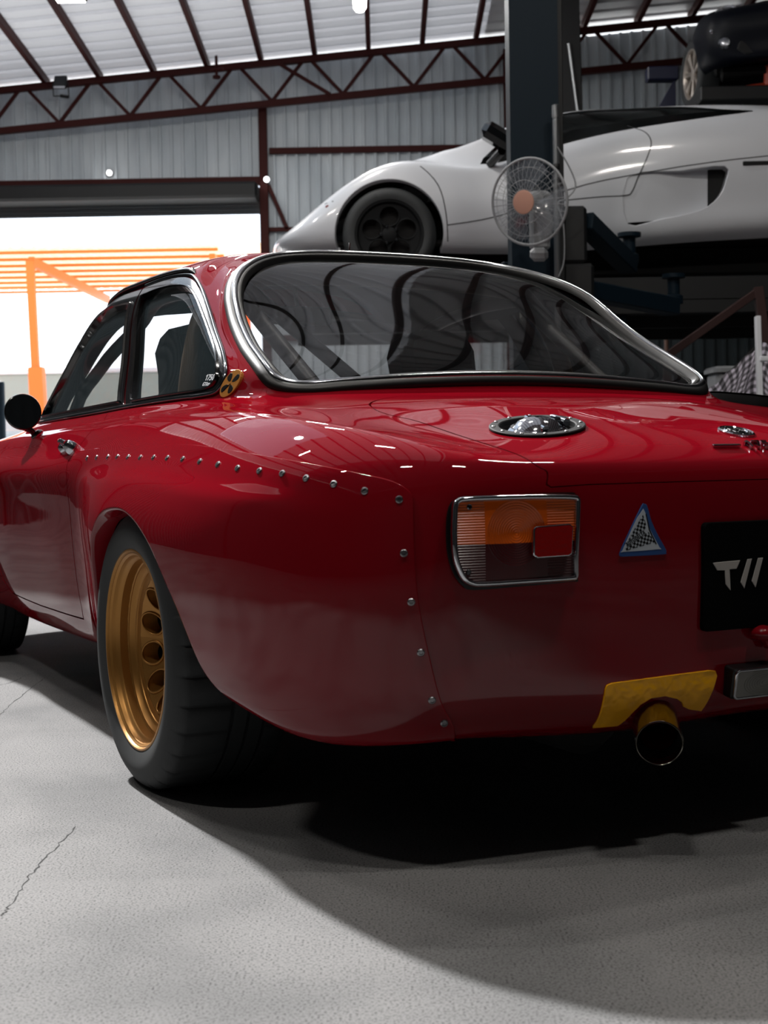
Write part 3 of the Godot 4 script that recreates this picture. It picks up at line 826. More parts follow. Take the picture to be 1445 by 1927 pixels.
func make_wheel(parent: Node, gold: Material, tyre_m: Material, dark: Material) -> Node3D:
	# axis y, outwards is +y, the rim's outer face at y = 0
	var wh := Node3D.new()
	wh.name = nm(parent, "wheel")
	parent.add_child(wh, true)
	obj("tyre", tyre_mesh(0.285, 0.235, 0.205), tyre_m, wh)
	var st := new_st()
	var V := func(r: float, d: float) -> Vector2: return Vector2(r, -d)
	lathe(st, [V.call(.200, .014), V.call(.2055, .006), V.call(.2065, .002), V.call(.2045, .0), V.call(.2015, .0), V.call(.1995, .003), V.call(.1985, .0055), V.call(.1965, .0055), V.call(.1945, .008), V.call(.1925, .010), V.call(.1905, .016), V.call(.1885, .020), V.call(.186, .022), V.call(.1835, .026), V.call(.182, .042), V.call(.1795, .044), V.call(.176, .0445), V.call(.171, .053), V.call(.168, .0555), V.call(.1645, .0565), V.call(.1635, .0585), V.call(.158, .0595), V.call(.150, .0615)], Transform3D(), 96, 26)
	# the dished face with its twelve holes
	var half := PI / 12
	var cone := func(p: Vector2) -> Vector3:
		var r := 0.124 - p.y
		var d := 0.0615 + (0.150 - r) * 0.72
		return Vector3(cos(p.x) * r, -d, sin(p.x) * r)
	st.set_smooth_group(60)
	var hole := func(n: int) -> Array:
		var o := []
		for i in n:
			var a := TAU * i / n
			o.append(Vector2(cos(a) * 0.0245 / (0.124 - sin(a) * 0.022), sin(a) * 0.0235))
		return o
	var e: Array = hole.call(28)
	for sgn in [-1.0, 1.0]:
		var blk := PackedVector2Array()
		for i in 9: blk.append(Vector2(0, -0.026 + 0.064 * i / 8.0))
		blk.append(Vector2(sgn * half * 0.5, 0.038))
		for i in 9: blk.append(Vector2(sgn * half, 0.038 - 0.064 * i / 8.0))
		blk.append(Vector2(sgn * half * 0.5, -0.026))
		var left := Geometry2D.clip_polygons(blk, PackedVector2Array(e))
		for pl in left:
			var t := Geometry2D.triangulate_polygon(pl)
			for h in 12:
				for k in t: st.add_vertex(cone.call(pl[k] + Vector2(TAU * h / 12, 0)))
	lathe(st, [V.call(.086, .1076), V.call(.080, .110), V.call(.056, .112), V.call(.050, .104), V.call(.044, .098), V.call(.016, .098), V.call(.014, .094), V.call(0, .094)], Transform3D(), 40)
	for h in 12:
		st.set_smooth_group(61)
		var rim_pts := []
		for i in e.size():
			var a: Vector2 = e[i]
			var b: Vector2 = e[(i + 1) % e.size()]
			var o := Vector2(TAU * h / 12, 0)
			var p: Vector3 = cone.call(a + o)
			var r: Vector3 = cone.call(b + o)
			rim_pts.append(p + Vector3(0, 0.001, 0))
			q(st, p, r, r + Vector3(0, -0.034, 0), p + Vector3(0, -0.034, 0))
		tube(st, rim_pts, 0.0026, 8, true)
	for h in 5:
		var a := TAU * h / 5
		lathe(st, [Vector2(.009, -.11), Vector2(.009, -.098), Vector2(.006, -.095), Vector2(0, -.095)], Transform3D(Basis(), Vector3(cos(a) * .066, 0, sin(a) * .066)), 6)
	put("rim", st, gold, wh)
	st = new_st()
	lathe(st, [Vector2(.150, -.152), Vector2(.150, -.16), Vector2(0, -.16)], Transform3D(), 40)
	lathe(st, [Vector2(.150, -.152), Vector2(0.06, -.152), Vector2(.06, -.12), Vector2(0, -.12)], Transform3D(), 40)
	lathe(st, [Vector2(.182, -.042), Vector2(.181, -.2), Vector2(.195, -.232)], Transform3D(), 40)
	put("brake_disc", st, dark, wh)
	return wh


func side_parts(car: Node3D, side: int, polys: Dictionary) -> void:
	var F: Material = M.paint
	var A := Acc.new()
	# a flat riveted flange along the top edge, the wing swelling out below it
	var swell := func(u: float, v: float) -> float:
		var e := 4.95 - .12 * smoothstep(12.0, 14.0, u) - .17 * smoothstep(14.0, 14.9, u)
		var d := e - v
		return .005 + .011 * smoothstep(.42, .85, d) * (1.0 - smoothstep(1.1, 2.7, d)) * (1.0 - smoothstep(13.9, 14.9, u)) * smoothstep(9.4, 10.3, u)
	patch(A, S, [8, 16, 0, 6], polys.flare, [polys.arch_r], swell, side)
	band(A, S, dens(polys.flare_edge, false), false, [Vector2(-0.001, .005), Vector2(.0012, .0044), Vector2(.002, .003), Vector2(.002, -.004)], side, true, 0)
	band(A, S, dens(polys.arch_r_open, false), false, [Vector2(.001, .0), Vector2(-.003, -.0005), Vector2(-.0055, -.003), Vector2(-.006, -.008), Vector2(-.006, -.045)], side, true, 0, 0, swell)
	obj("rear_wing_flare", A.mesh(), F, car)
	# rivets
	var st := new_st()
	lathe(st, [Vector2(.0062, -.001), Vector2(.0062, .0012), Vector2(.0048, .0026), Vector2(.0034, .0028), Vector2(.0030, .0012), Vector2(0, .0010)], axis(Vector3.ZERO, Vector3(0, 0, 1)), 14)
	var rv := done(st)
	for p in RIVETS:
		var o := obj("rivet", rv, M.rivet, car)
		o.transform = S.frame(p.x, p.y, .005, FLANK * Vector3(1, 1, 1), side)
	# door
	A = Acc.new()
	patch(A, S, [5, 10, 1, 11], polys.door, [], 0.0, side)
	band(A, S, dens(polys.door, true), true, [Vector2(-.002, 0), Vector2(0, -.002), Vector2(0, -.014)], side, true)
	var door := obj("door", A.mesh(), F, car)
	st = new_st()
	var fr := S.frame(8.72, 5.12, .0, FLANK, side)
	var sx := float(side)
	var hp := []
	for p in [Vector3(-.055, .004, .006), Vector3(-.05, .006, .022), Vector3(-.02, .004, .027), Vector3(.03, -.002, .026), Vector3(.052, -.004, .024)]: hp.append(fr * p)
	tube(st, crom(hp, false, 4), .0075, 10)
	lathe(st, [Vector2(0.016, -.002), Vector2(.016, .006), Vector2(.011, .016), Vector2(.008, .018), Vector2(0, .018)], axis(fr * Vector3(-.055, .002, 0), fr.basis.z), 18)
	lathe(st, [Vector2(0.018, -.002), Vector2(.018, .006), Vector2(.014, .022), Vector2(.011, .026), Vector2(0, .027)], axis(fr * Vector3(.048, -.004, 0), fr.basis.z), 18)
	put("door_handle", st, M.chrome, door)
	# side glass and its frames
	for part in [["door_window_frame", polys.doorframe, polys.doorglass, M.black_gloss], ["quarter_window_frame", polys.quarter, polys.qglass, M.black_gloss]]:
		A = Acc.new()
		patch(A, S, [4, 15, 9, 15], part[1], [part[2]], .004, side)
		band(A, S, dens(part[1]), true, [Vector2(-.001, .004), Vector2(0, .003), Vector2(0, -.02)], side)
		band(A, S, dens(part[2]), true, [Vector2(.003, .0045), Vector2(.0005, .0095), Vector2(-.003, .0095), Vector2(-.004, .004), Vector2(-.004, -.016)], side)
		obj(part[0], A.mesh(), part[3], car)
	A = Acc.new()
	patch(A, S, [4, 15, 9, 15], polys.doorglass, [], -.010, side)
	obj("door_window", A.mesh(), M.glass_side, car)
	A = Acc.new()
	patch(A, S, [4, 15, 9, 15], polys.qglass, [], -.008, side)
	obj("quarter_window", A.mesh(), M.glass_side, car)
	A = Acc.new()
	band(A, S, dens(polys.quarter_trim, false), false, bead(.005, .002, .003), side, true, 0)
	band(A, S, dens(polys.belt_trim, false), false, bead(.0055, .0, .002), side, true, 0)
	obj("window_trim", A.mesh(), M.chrome_dark, car)
	A = Acc.new()
	band(A, S, dens(polys.gutter, false), false, [Vector2(-.012, .0), Vector2(-.010, .010), Vector2(-.002, .015), Vector2(.008, .014), Vector2(.010, .010), Vector2(.006, .006), Vector2(.002, -.004)], side, true, 1, 5)
	obj("drip_rail", A.mesh(), M.black_gloss, car)
	tail_lamp(car, side)
	# clover badge on the pillar
	if side == 1:
		fr = S.frame(13.93, 10.47, .001, FLANK, side)
		fr = fr * Transform3D(Basis(Vector3(0, 0, 1), -0.33), Vector3.ZERO)
		var bd := local_part("clover_badge", ellipse(.0225, .0345, 30), fr, -.006, .0042, M.gold_badge, car, .001)
		st = new_st()
		for k in 4:
			var a := TAU * k / 4 + PI / 4 + .25
			var pet := []
			for i in 16:
				var t := TAU * i / 16
				var l := Vector2(0.0145 + cos(t) * .0098, sin(t) * (.0064 + .0026 * cos(t)))
				l = l.rotated(a)
				pet.append(Vector2(l.x * .84, l.y * 1.22))
			prism(st, pet, fr, .003, .0050, .0005)
		bar(st, fr * Vector3(.002, 0, .0045), fr * Vector3(-.005, -.026, .0045), .002, .001, 0)
		put("clover_leaves", st, M.badge_black, bd)
	# mirror
	if side == 1:
		var at := c3(1.40, .762, .820)
		st = new_st()
		var ax := Transform3D(axis(Vector3.ZERO, c3(-1, .12, .02)).basis, at)
		lathe(st, [Vector2(.050, .004), Vector2(.053, .002), Vector2(.054, -.004), Vector2(.050, -.022), Vector2(.036, -.042), Vector2(.018, -.052), Vector2(0, -.054)], ax, 36)
		tube(st, [at + Vector3(0.004, -.045, -.02), c3(1.42, .735, .765), c3(1.425, .722, .752)], .009, 10)
		lathe(st, [Vector2(.02, -.006), Vector2(.02, .004), Vector2(.012, .012), Vector2(0, .014)], axis(c3(1.425, .716, .752), c3(0, .6, .8)), 18)
		var mr := put("door_mirror", st, M.black_gloss, car)
		st = new_st()
		lathe(st, [Vector2(.050, .0035), Vector2(0, .0035)], ax, 36)
		put("mirror_glass", st, M.mirror, mr)


func tail_lamp(car: Node3D, side: int) -> void:
	var lamp := Node3D.new()
	lamp.name = nm(car, "tail_lamp")
	car.add_child(lamp, true)
	var rim := crom(LAMP_RIM, true, 3)
	var gas := crom(LAMP_GASKET, true, 3)
	var A := Acc.new()
	patch(A, S, [15, 17, 2, 5], gas, [], .006, side)
	band(A, S, gas, true, [Vector2(-.004, .006), Vector2(-.001, .004), Vector2(0, -.002)], side, true)
	band(A, S, rim, true, [Vector2(.002, .006), Vector2(.0015, .020), Vector2(-.003, .021)], side)
	obj("lamp_gasket", A.mesh(), M.rubber, lamp)
	A = Acc.new()
	band(A, S, rim, true, [Vector2(.0025, .014), Vector2(.0032, .019), Vector2(.0015, .024), Vector2(-.002, .0265), Vector2(-.005, .025), Vector2(-.0065, .021), Vector2(-.007, .016)], side, true)
	obj("lamp_rim", A.mesh(), M.chrome, lamp)
	var split: Array = [LAMP_SPLIT[0], LAMP_SPLIT[1], LAMP_SPLIT[2]]
	var fr := S.frame(15.95, 3.55, .02, REAR, side)
	for part in [["amber_lens", [Vector2(16.8, 3.4), Vector2(16.8, 4.6), Vector2(15.2, 4.6), Vector2(15.2, 3.405)], M.amber], ["red_lens", [Vector2(15.2, 3.405), Vector2(15.2, 2.6), Vector2(16.8, 2.6), Vector2(16.8, 3.4)], M.red_lens]]:
		var blk: Array = part[1].duplicate()
		if part[0] == "amber_lens": blk.append_array([split[0], split[1], split[2]])
		else: blk.append_array([split[2], split[1], split[0]])
		var rf := []
		for p in REFLECTOR: rf.append(p)
		var pl := Geometry2D.intersect_polygons(PackedVector2Array(rim), PackedVector2Array(blk))
		A = Acc.new()
		patch(A, S, [15, 17, 2, 5], Array(pl[0]), [], .019, side, fr, 1.0 / .26)
		# a raised rib along the lens edge
		var ins: Array = Array(pl[0])
		obj(part[0], A.mesh(), part[2], lamp)
	A = Acc.new()
	var rr := dens(REFLECTOR, true, .04)
	patch(A, S, [15, 17, 2, 5], rr, [], .029, side)
	band(A, S, rr, true, [Vector2(-.004, .029), Vector2(0, .026), Vector2(0, .018)], side)
	obj("reflector", A.mesh(), M.reflector, lamp)
	A = Acc.new()
	band(A, S, rr, true, bead(.0024, .0, .026), side, true)
	obj("reflector_rim", A.mesh(), M.chrome, lamp)
	# lens screws
	for p in [Vector2(15.60, 4.06), Vector2(15.60, 3.02)]:
		var st := new_st()
		lathe(st, [Vector2(.0045, .017), Vector2(.0045, .020), Vector2(.003, .0212), Vector2(0, .0212)], axis(S.frame(p.x, p.y, 0, REAR, side).origin, S.frame(p.x, p.y, 0, REAR, side).basis.z), 12)
		put("lens_screw", st, M.chrome_dark, lamp)


func make_coupe() -> Node3D:
	S = Surf.new(GRID)
	var car := thing("red_coupe", "glossy red vintage two-door coupe with riveted wide wings and gold wheels on concrete", "car", w(0.25457, 0, 3.2349))
	car.rotation.y = 0.46979
	var P := {}
	P.door = [Vector2(9.05, 9.75), Vector2(9.02, 9), Vector2(9.03, 7), Vector2(9.05, 6.4), Vector2(9.1, 5.7), Vector2(9.08, 5.25), Vector2(9.03, 4.63), Vector2(9.1, 4.19), Vector2(9.1, 3.75), Vector2(9.09, 2.98), Vector2(9.12, 2.15), Vector2(9.14, 1.5), Vector2(9.1, 1.28), Vector2(7.5, 1.28), Vector2(6.3, 1.36), Vector2(6.0, 1.6), Vector2(5.9, 2.2), Vector2(5.86, 9.75)]
	var dgap := []
	for p in P.door: dgap.append(Vector2(p.x + (.018 if p.x > 8 else -.018), p.y + (.035 if p.y > 5 else -.035)))
	P.doorframe = [Vector2(9.17, 13.72), Vector2(8.67, 13.74), Vector2(7.5, 13.76), Vector2(6.5, 13.76), Vector2(5.9, 13.65), Vector2(5.55, 13.2), Vector2(5.5, 12), Vector2(5.58, 11), Vector2(5.75, 10.1), Vector2(6.4, 9.97), Vector2(8.67, 9.93), Vector2(9.72, 9.93)]
	P.quarter = crom([Vector2(9.25, 13.72), Vector2(10.26, 13.78), Vector2(11.05, 13.78), Vector2(11.65, 13.75), Vector2(12.3, 13.63), Vector2(12.9, 13.4), Vector2(13.34, 13.03), Vector2(13.7, 12.42), Vector2(13.8, 11.68), Vector2(13.67, 10.95), Vector2(13.5, 10.5), Vector2(13.2, 10.2), Vector2(12.4, 10.0), Vector2(11, 9.96), Vector2(9.82, 9.93)], false, 3)
	P.doorglass = [Vector2(6.3, 10.33), Vector2(9.50, 10.28), Vector2(8.98, 13.35), Vector2(8, 13.42), Vector2(7, 13.38), Vector2(6.5, 13.2), Vector2(6.2, 12.9), Vector2(6.05, 12), Vector2(6.1, 11)]
	P.qglass = crom([Vector2(9.52, 13.42), Vector2(10.3, 13.5), Vector2(11.6, 13.5), Vector2(12.4, 13.34), Vector2(13.05, 12.98), Vector2(13.5, 12.35), Vector2(13.63, 11.65), Vector2(13.5, 10.98), Vector2(13.34, 10.56), Vector2(13.02, 10.30), Vector2(12.4, 10.2), Vector2(11.3, 10.17), Vector2(10.05, 10.15)], false, 3)
	P.quarter_trim = crom([Vector2(9.25, 13.8), Vector2(10.26, 13.86), Vector2(11.65, 13.83), Vector2(12.35, 13.7), Vector2(12.95, 13.45), Vector2(13.4, 13.06), Vector2(13.76, 12.43), Vector2(13.86, 11.68), Vector2(13.73, 10.93), Vector2(13.56, 10.46), Vector2(13.24, 10.13), Vector2(12.4, 9.93)], false, 4)
	P.belt_trim = [Vector2(12.4, 9.92), Vector2(11, 9.88), Vector2(9.8, 9.85), Vector2(8.67, 9.85), Vector2(6.4, 9.88), Vector2(5.8, 9.98)]
	P.gutter = crom([Vector2(5.52, 12.2), Vector2(5.55, 13.1), Vector2(5.8, 13.72), Vector2(6.4, 13.92), Vector2(7.5, 13.95), Vector2(8.67, 13.95), Vector2(10.26, 13.97), Vector2(11.3, 13.98), Vector2(12.0, 13.95)], false, 4)
	P.flare_edge = crom([Vector2(9.3, .5), Vector2(9.26, 2), Vector2(9.24, 3.4), Vector2(9.24, 4.6)], false, 2) + crom([Vector2(9.3, 4.93), Vector2(10, 4.95), Vector2(10.57, 4.95), Vector2(11.5, 4.93), Vector2(12.8, 4.9), Vector2(13.5, 4.87), Vector2(14.03, 4.83), Vector2(14.46, 4.77), Vector2(14.88, 4.66), Vector2(15.08, 4.55), Vector2(15.19, 4.36), Vector2(15.22, 4.1), Vector2(15.24, 3.3), Vector2(15.27, 2.62), Vector2(15.33, 1.92), Vector2(15.41, 1.33), Vector2(15.51, .92), Vector2(15.54, .5)], false, 3)
	P.flare = P.flare_edge.duplicate()
	var arch_r := [Vector2(10.28, .2)]
	for k in 8:
		var a := deg_to_rad(-8.0 + 13.5 * k)
		arch_r.append(on_flank(S, .293 * cos(a), .285 + .291 * sin(a), 110, 160))
	arch_r = arch_r.slice(0, 8) + [Vector2(11.9, 3.72), Vector2(12.21, 3.68), Vector2(12.55, 3.48), Vector2(12.85, 3.11), Vector2(13.1, 2.46), Vector2(13.34, 1.65), Vector2(13.54, 1.1), Vector2(13.72, .8), Vector2(14.02, .64)]
	P.arch_r_open = crom(arch_r, false, 5)
	P.arch_r = P.arch_r_open + [Vector2(14.3, .6), Vector2(14.7, .58), Vector2(15.1, .62), Vector2(15.5, .6), Vector2(15.6, .3), Vector2(15.6, -.5), Vector2(10.2, -.5)]
	var arch_f := []
	for k in 19:
		var a := deg_to_rad(3.0 + 174.0 * k / 18)
		arch_f.append(on_flank(S, 2.35 + .31 * cos(a), .285 + .30 * sin(a), 30, 70))
	P.arch_f_open = crom(arch_f, false, 2)
	P.arch_f = P.arch_f_open + [arch_f[18] * Vector2(1, 0) + Vector2(0, -.5), arch_f[0] * Vector2(1, 0) + Vector2(0, -.5)]
	var rg := crom([Vector2(18, 14.26), Vector2(17, 14.27), Vector2(16.28, 14.27), Vector2(15.75, 14.2), Vector2(15.35, 13.98), Vector2(15.12, 13.6), Vector2(15.03, 13.2), Vector2(15.06, 12.83), Vector2(15.12, 12.4), Vector2(15.10, 11.9), Vector2(14.97, 11.33), Vector2(14.96, 10.8), Vector2(15.13, 10.38), Vector2(15.4, 10.15), Vector2(15.7, 10.1), Vector2(16.1, 10.2), Vector2(16.75, 10.33), Vector2(17.4, 10.42), Vector2(18, 10.45)], false, 4)
	var rgp := [Vector2(18.5, 14.26)] + rg + [Vector2(18.5, 10.45)]
	var lid := [Vector2(18, 4.59), Vector2(17, 4.58), Vector2(16.53, 4.57), Vector2(16.24, 4.52)] + crom([Vector2(16.215, 4.6), Vector2(16.228, 5.02), Vector2(16.15, 5.36), Vector2(16.08, 6.32), Vector2(16.05, 6.98), Vector2(16.04, 7.23), Vector2(15.99, 8.07), Vector2(15.86, 8.5), Vector2(15.88, 8.86), Vector2(16.06, 9.25), Vector2(16.48, 9.56), Vector2(17.0, 9.6), Vector2(17.6, 9.6), Vector2(18, 9.6)], false, 4)
	var lidp := [Vector2(18.5, 4.59)] + lid + [Vector2(18.5, 9.6)]
	var lg := []
	for i in lid.size():
		var p: Vector2 = lid[i]
		lg.append(p + Vector2(0 if p.x > 17.9 else (-.012 if p.y > 4.56 and p.y < 9.4 else 0.0), -.03 if p.y < 4.62 else (.025 if p.y > 9 else 0.0)))
	var lidg := [Vector2(18.5, 4.56)] + lg + [Vector2(18.5, 9.625)]
	var wsl := crom([Vector2(0, 10.5), Vector2(3, 10.5), Vector2(4.6, 10.5), Vector2(5.05, 10.8), Vector2(5.15, 12), Vector2(5.1, 13.2), Vector2(4.8, 13.75), Vector2(3.5, 14.0), Vector2(0, 14.0)], false, 3)
	var wsp := [Vector2(-.5, 10.5)] + wsl + [Vector2(-.5, 14.0)]
	var capr := []
	for p in CAP_C: capr.append(p)

	# fuel cap opening, found on the skin from its circle
	var cf := S.frame(16.708, 7.283, 0, REAR)
	var hole := []
	for k in 30:
		var a := TAU * k / 30
		var want := cf * Vector3(cos(a) * .073, sin(a) * .073, 0)
		var g := Vector2(16.708, 7.283)
		for it in 14:
			var b: Vector3 = S.both(g.x, g.y)[0]
			var bu: Vector3 = (S.both(g.x + .05, g.y)[0] - b) / .05
			var bv: Vector3 = (S.both(g.x, g.y + .05)[0] - b) / .05
			var d := want - b
			g += Vector2(d.dot(bu) / bu.length_squared(), d.dot(bv) / bv.length_squared()) * .7
		hole.append(g)

	var shell := Acc.new()
	var lining := Acc.new()
	for side in [1, -1]:
		patch(shell, S, [0, 18, 0, 17], [], [rgp, P.doorframe, P.quarter, lidg, dgap, wsp, P.arch_r, P.arch_f], 0.0, side)
		band(shell, S, dens(P.arch_f_open, false), false, [Vector2(.0, .0), Vector2(-.003, -.001), Vector2(-.004, -.004), Vector2(-.004, -.03)], side, true)
		band(shell, S, dens(dgap), true, [Vector2(0, 0), Vector2(0, -.015)], side)
		band(shell, S, dens(lg, false), false, [Vector2(.002, 0), Vector2(0, -.002), Vector2(0, -.02)], side, true)
		patch(lining, S, [4, 18, 1, 17], [], [rgp, P.doorglass, P.qglass, wsp, P.arch_r, lidg], -.022, side)
	obj("body_shell", shell.mesh(), M.paint, car)
	obj("cabin_lining", lining.mesh(), M.dark, car)

	# boot lid
	var A := Acc.new()
	for side in [1, -1]:
		patch(A, S, [15, 18, 4, 10], lidp, [hole] if side == 1 else [], 0.0005, side)
		band(A, S, dens(lid, false), false, [Vector2(-.003, .0005), Vector2(-.0008, -.0004), Vector2(0, -.003), Vector2(0, -.018)], side, true)
	var lidn := obj("boot_lid", A.mesh(), M.paint, car)
	# fuel filler: flange with rivets, recess, chrome cap
	var filler := Node3D.new()
	filler.name = "fuel_filler"
	car.add_child(filler, true)
	cf = S.frame(16.708, 7.283, .001, REAR)
	var ca := Transform3D(axis(Vector3.ZERO, cf.basis.z).basis, cf.origin)
	var st := new_st()
	lathe(st, [Vector2(.086, 0), Vector2(.086, .003), Vector2(.084, .0045), Vector2(.070, .0045), Vector2(.068, .003), Vector2(.066, -.03)], ca, 60)
	put("filler_flange", st, M.gunmetal, filler)
	st = new_st()
	lathe(st, [Vector2(.067, -.005), Vector2(.066, -.045), Vector2(0, -.045)], ca, 40)
	put("filler_bowl", st, M.dark, filler)
	st = new_st()
	lathe(st, [Vector2(.050, -.045), Vector2(.050, -.016), Vector2(.054, -.014), Vector2(.054, -.004), Vector2(.048, .001), Vector2(.044, .001), Vector2(.034, .011), Vector2(.018, .017), Vector2(0, .019)], ca, 48)
	bar(st, cf * Vector3(-.012, -.05, .007), cf * Vector3(.01, .05, .009), .012, .007)
	box(st, Vector3(.03, .022, .016), cf * Transform3D(Basis(), Vector3(.045, .002, .004)), .003)
	tube(st, [cf * Vector3(.05, -.02, .006), cf * Vector3(.05, .024, .006)], .007, 12)
	put("filler_cap", st, M.chrome, filler)
	st = new_st()
	lathe(st, [Vector2(.0032, 0), Vector2(.0032, .0016), Vector2(.002, .0026), Vector2(0, .003)], Transform3D(), 10)
	var rv := done(st)
	for k in 12:
		var a := TAU * k / 12 + .13
		var o := obj("rivet", rv, M.rivet, filler)
		o.transform = Transform3D(ca.basis, cf * Vector3(cos(a) * .0785, sin(a) * .0785, .004))
	# lid badge and script
	var bf := S.frame(18, 6.70, .001, REAR) * Transform3D(Basis(), Vector3(.048, .001, -.001))
	st = new_st()
	lathe(st, [Vector2(.034, 0), Vector2(.034, .003), Vector2(.031, .005), Vector2(.0285, .003), Vector2(.0235, .003), Vector2(.022, .005), Vector2(.0205, .005), Vector2(.019, .003), Vector2(0, .003)], Transform3D(axis(Vector3.ZERO, bf.basis.z).basis, bf.origin), 40)
	var em := put("round_badge", st, M.chrome, car)
	st = new_st()
	box(st, Vector3(.006, .026, .002), bf * Transform3D(Basis(), Vector3(-.009, 0, .004)), .0006)
	box(st, Vector3(.016, .006, .002), bf * Transform3D(Basis(), Vector3(-.009, 0, .004)), .0006)
	var sn := []
	for k in 14: sn.append(bf * Vector3(.008 + .004 * sin(k * .95), -.014 + .0021 * k, .004))
	tube(st, sn, .0014, 6)
	for k in 11:
		var a := TAU * k / 11
		box(st, Vector3(.0035, .004, .0016), bf * Transform3D(Basis(Vector3(0, 0, 1), a - PI / 2), Vector3(cos(a) * .026, sin(a) * .026, .0032)), .0004)
	put("badge_emblem", st, M.badge_black, em)
	var sf := S.frame(18, 6.10, .001, REAR)
	st = new_st()
	bar(st, sf * Vector3(-.072, -.001, .003), sf * Vector3(-.010, -.001, .003), .006, .005, .001, sf.basis.z)
	var sc := put("lid_script", st, M.chrome, car)
	var tm := obj("script_letters", text_mesh("1750", .036, .006), M.chrome, sc)
	tm.transform = sf * Transform3D(Basis(Vector3(1, 0, 0), Vector3(.22, 1, 0), Vector3(0, 0, 1)), Vector3(.040, .001, .003))

	for side in [1, -1]: side_parts(car, side, P)

	# rear window and windscreen
	A = Acc.new()
	var R := Acc.new()
	var G := Acc.new()
	var R2 := Acc.new()
	var WG := Acc.new()
	var WT := Acc.new()
	for side in [1, -1]:
		var l := dens(rg, false)
		band(R, S, l, false, [Vector2(.005, .0005), Vector2(.004, .005), Vector2(-.004, .010), Vector2(-.014, .012), Vector2(-.018, .010)], side, true)
		band(R2, S, l, false, [Vector2(-.028, .008), Vector2(-.033, .0085), Vector2(-.038, .004), Vector2(-.039, -.010)], side, true)
		band(A, S, l, false, [Vector2(-.014, .010), Vector2(-.0155, .0130), Vector2(-.020, .0152), Vector2(-.0245, .0146), Vector2(-.028, .0115), Vector2(-.030, .007)], side, true)
		patch(G, S, [14, 18, 9, 15], rgp, [], -.004, side)
		patch(WG, S, [0, 6, 9, 15], wsp, [], -.004, side)
		band(WT, S, dens(wsl, false), false, [Vector2(.006, .002), Vector2(.0, .010), Vector2(-.014, .010), Vector2(-.022, -.006)], side, true)
	obj("rear_window_seal", R.mesh(), M.rubber, car)
	obj("rear_window_lip", R2.mesh(), M.rubber, car)
	obj("rear_window_trim", A.mesh(), M.chrome_soft, car)
	obj("rear_window", G.mesh(), M.glass_rear, car)
	obj("windscreen", WG.mesh(), M.glass_side, car)
	obj("windscreen_seal", WT.mesh(), M.rubber, car)

	# sticker with white lettering inside the quarter window's corner
	var kf := S.frame(13.14, 10.66, -.005, FLANK)
	var stk := obj("window_sticker", text_mesh("1750", .019, .0006), M.white, car)
	stk.transform = kf * Transform3D(Basis(Vector3(1, 0, 0), Vector3(.3, 1, 0), Vector3(0, 0, 1)), Vector3(-.020, .008, .001))
	var stk2 := obj("sticker_letters", text_mesh("GTAm", .012, .0006), M.white, stk)
	stk2.position = Vector3(-.004, -.015, 0)
	local_part("sticker_stripe", [Vector2(-.024, -.022), Vector2(.018, -.022), Vector2(.019, -.0195), Vector2(-.023, -.0195)], kf, .0005, .001, M.red_paint_flat, stk).transform = stk.transform.affine_inverse()

	# tail: triangle badge, plate, reversing lamp, towing cover, yellow heat shield, tailpipe
	var tf := S.frame(16.914, 3.399, .0005, REAR)
	var tri := local_part("triangle_badge", crom(TRI, true, 3), tf, 0, .0022, M.badge_blue, car, .0008)
	local_part("badge_field", crom(TRIIN, true, 2), tf, .001, .0028, M.badge_white, tri)
	var chk := new_st()
	var chp := PackedVector2Array(TRICHK)
	var ex := (Vector2(TRITXT[2]) - Vector2(TRITXT[1])).normalized()
	var ey := Vector2(-ex.y, ex.x)
	for i in range(-10, 16):
		for j in range(-14, 12):
			if (i + j) % 2 == 0: continue
			var o := Vector2(-.035, -.018) + ex * (i * .0042) + ey * (j * .0042)
			var mid := o + ex * .0021 + ey * .0021
			var rel := (mid - Vector2(-.0331, -.0162)).dot(ey)
			if rel > -.0024 and rel < .0078: continue
			for pl in Geometry2D.intersect_polygons(chp, PackedVector2Array([o, o + ex * .0042, o + ex * .0042 + ey * .0042, o + ey * .0042])):
				prism(chk, Array(pl), tf, .002, .0032)
	prism(chk, [Vector2(.0045, .0375), Vector2(.0062, .0385), Vector2(.0125, .012), Vector2(.0255, -.0125), Vector2(.0235, -.0135), Vector2(.0105, .011)], tf, .002, .0032)
	for d in [-.0012, .0066]:
		var o: Vector2 = Vector2(-.0331, -.0162) + ey * d
		prism(chk, [o, o + ex * .045, o + ex * .045 + ey * .0005, o + ey * .0005], tf, .002, .0031)
	put("badge_checks", chk, M.badge_black, tri)
	var at := obj("badge_letters", text_mesh("AUTODELTA", .0092, .0008, "Droid Sans", true), M.badge_black, tri)
	at.transform = tf * Transform3D(Basis(Vector3(ex.x, ex.y, 0) * .80, Vector3(ey.x, ey.y, 0), Vector3(0, 0, 1)), Vector3(-.0331 + ex.x * .0225 + ey.x * .0030, -.0162 + ex.y * .0225 + ey.y * .0030, .003))
	var pf := S.frame(17.657, 2.735, .006, REAR)
	var plate := local_part("number_plate", rrect(.166, .0925, .009, 4, Vector2(.101, .0015)), pf, -.012, .002, M.plate_black, car, .0012)
	st = new_st()
	for t in [T1, T2, T3]: prism(st, t, pf, .001, .0034, .0005)
	put("plate_lettering", st, M.plate_silver, plate)
	var vf := S.frame(17.756, 1.197, .0, REAR) * Transform3D(Basis(Vector3(1, 0, 0), .09), Vector3.ZERO)
	var rev := local_part("reversing_lamp", rrect(.060, .027, .006, 4, Vector2(.024, .005)), vf, -.01, .022, M.rubber, car, .003)
	st = new_st()
	var ring := rrect(.0575, .0245, .007, 5, Vector2(.025, .0055))
	var r3 := []
	for p in ring: r3.append(vf * Vector3(p.x, p.y, .025))
	tube(st, r3, .0028, 8, true)
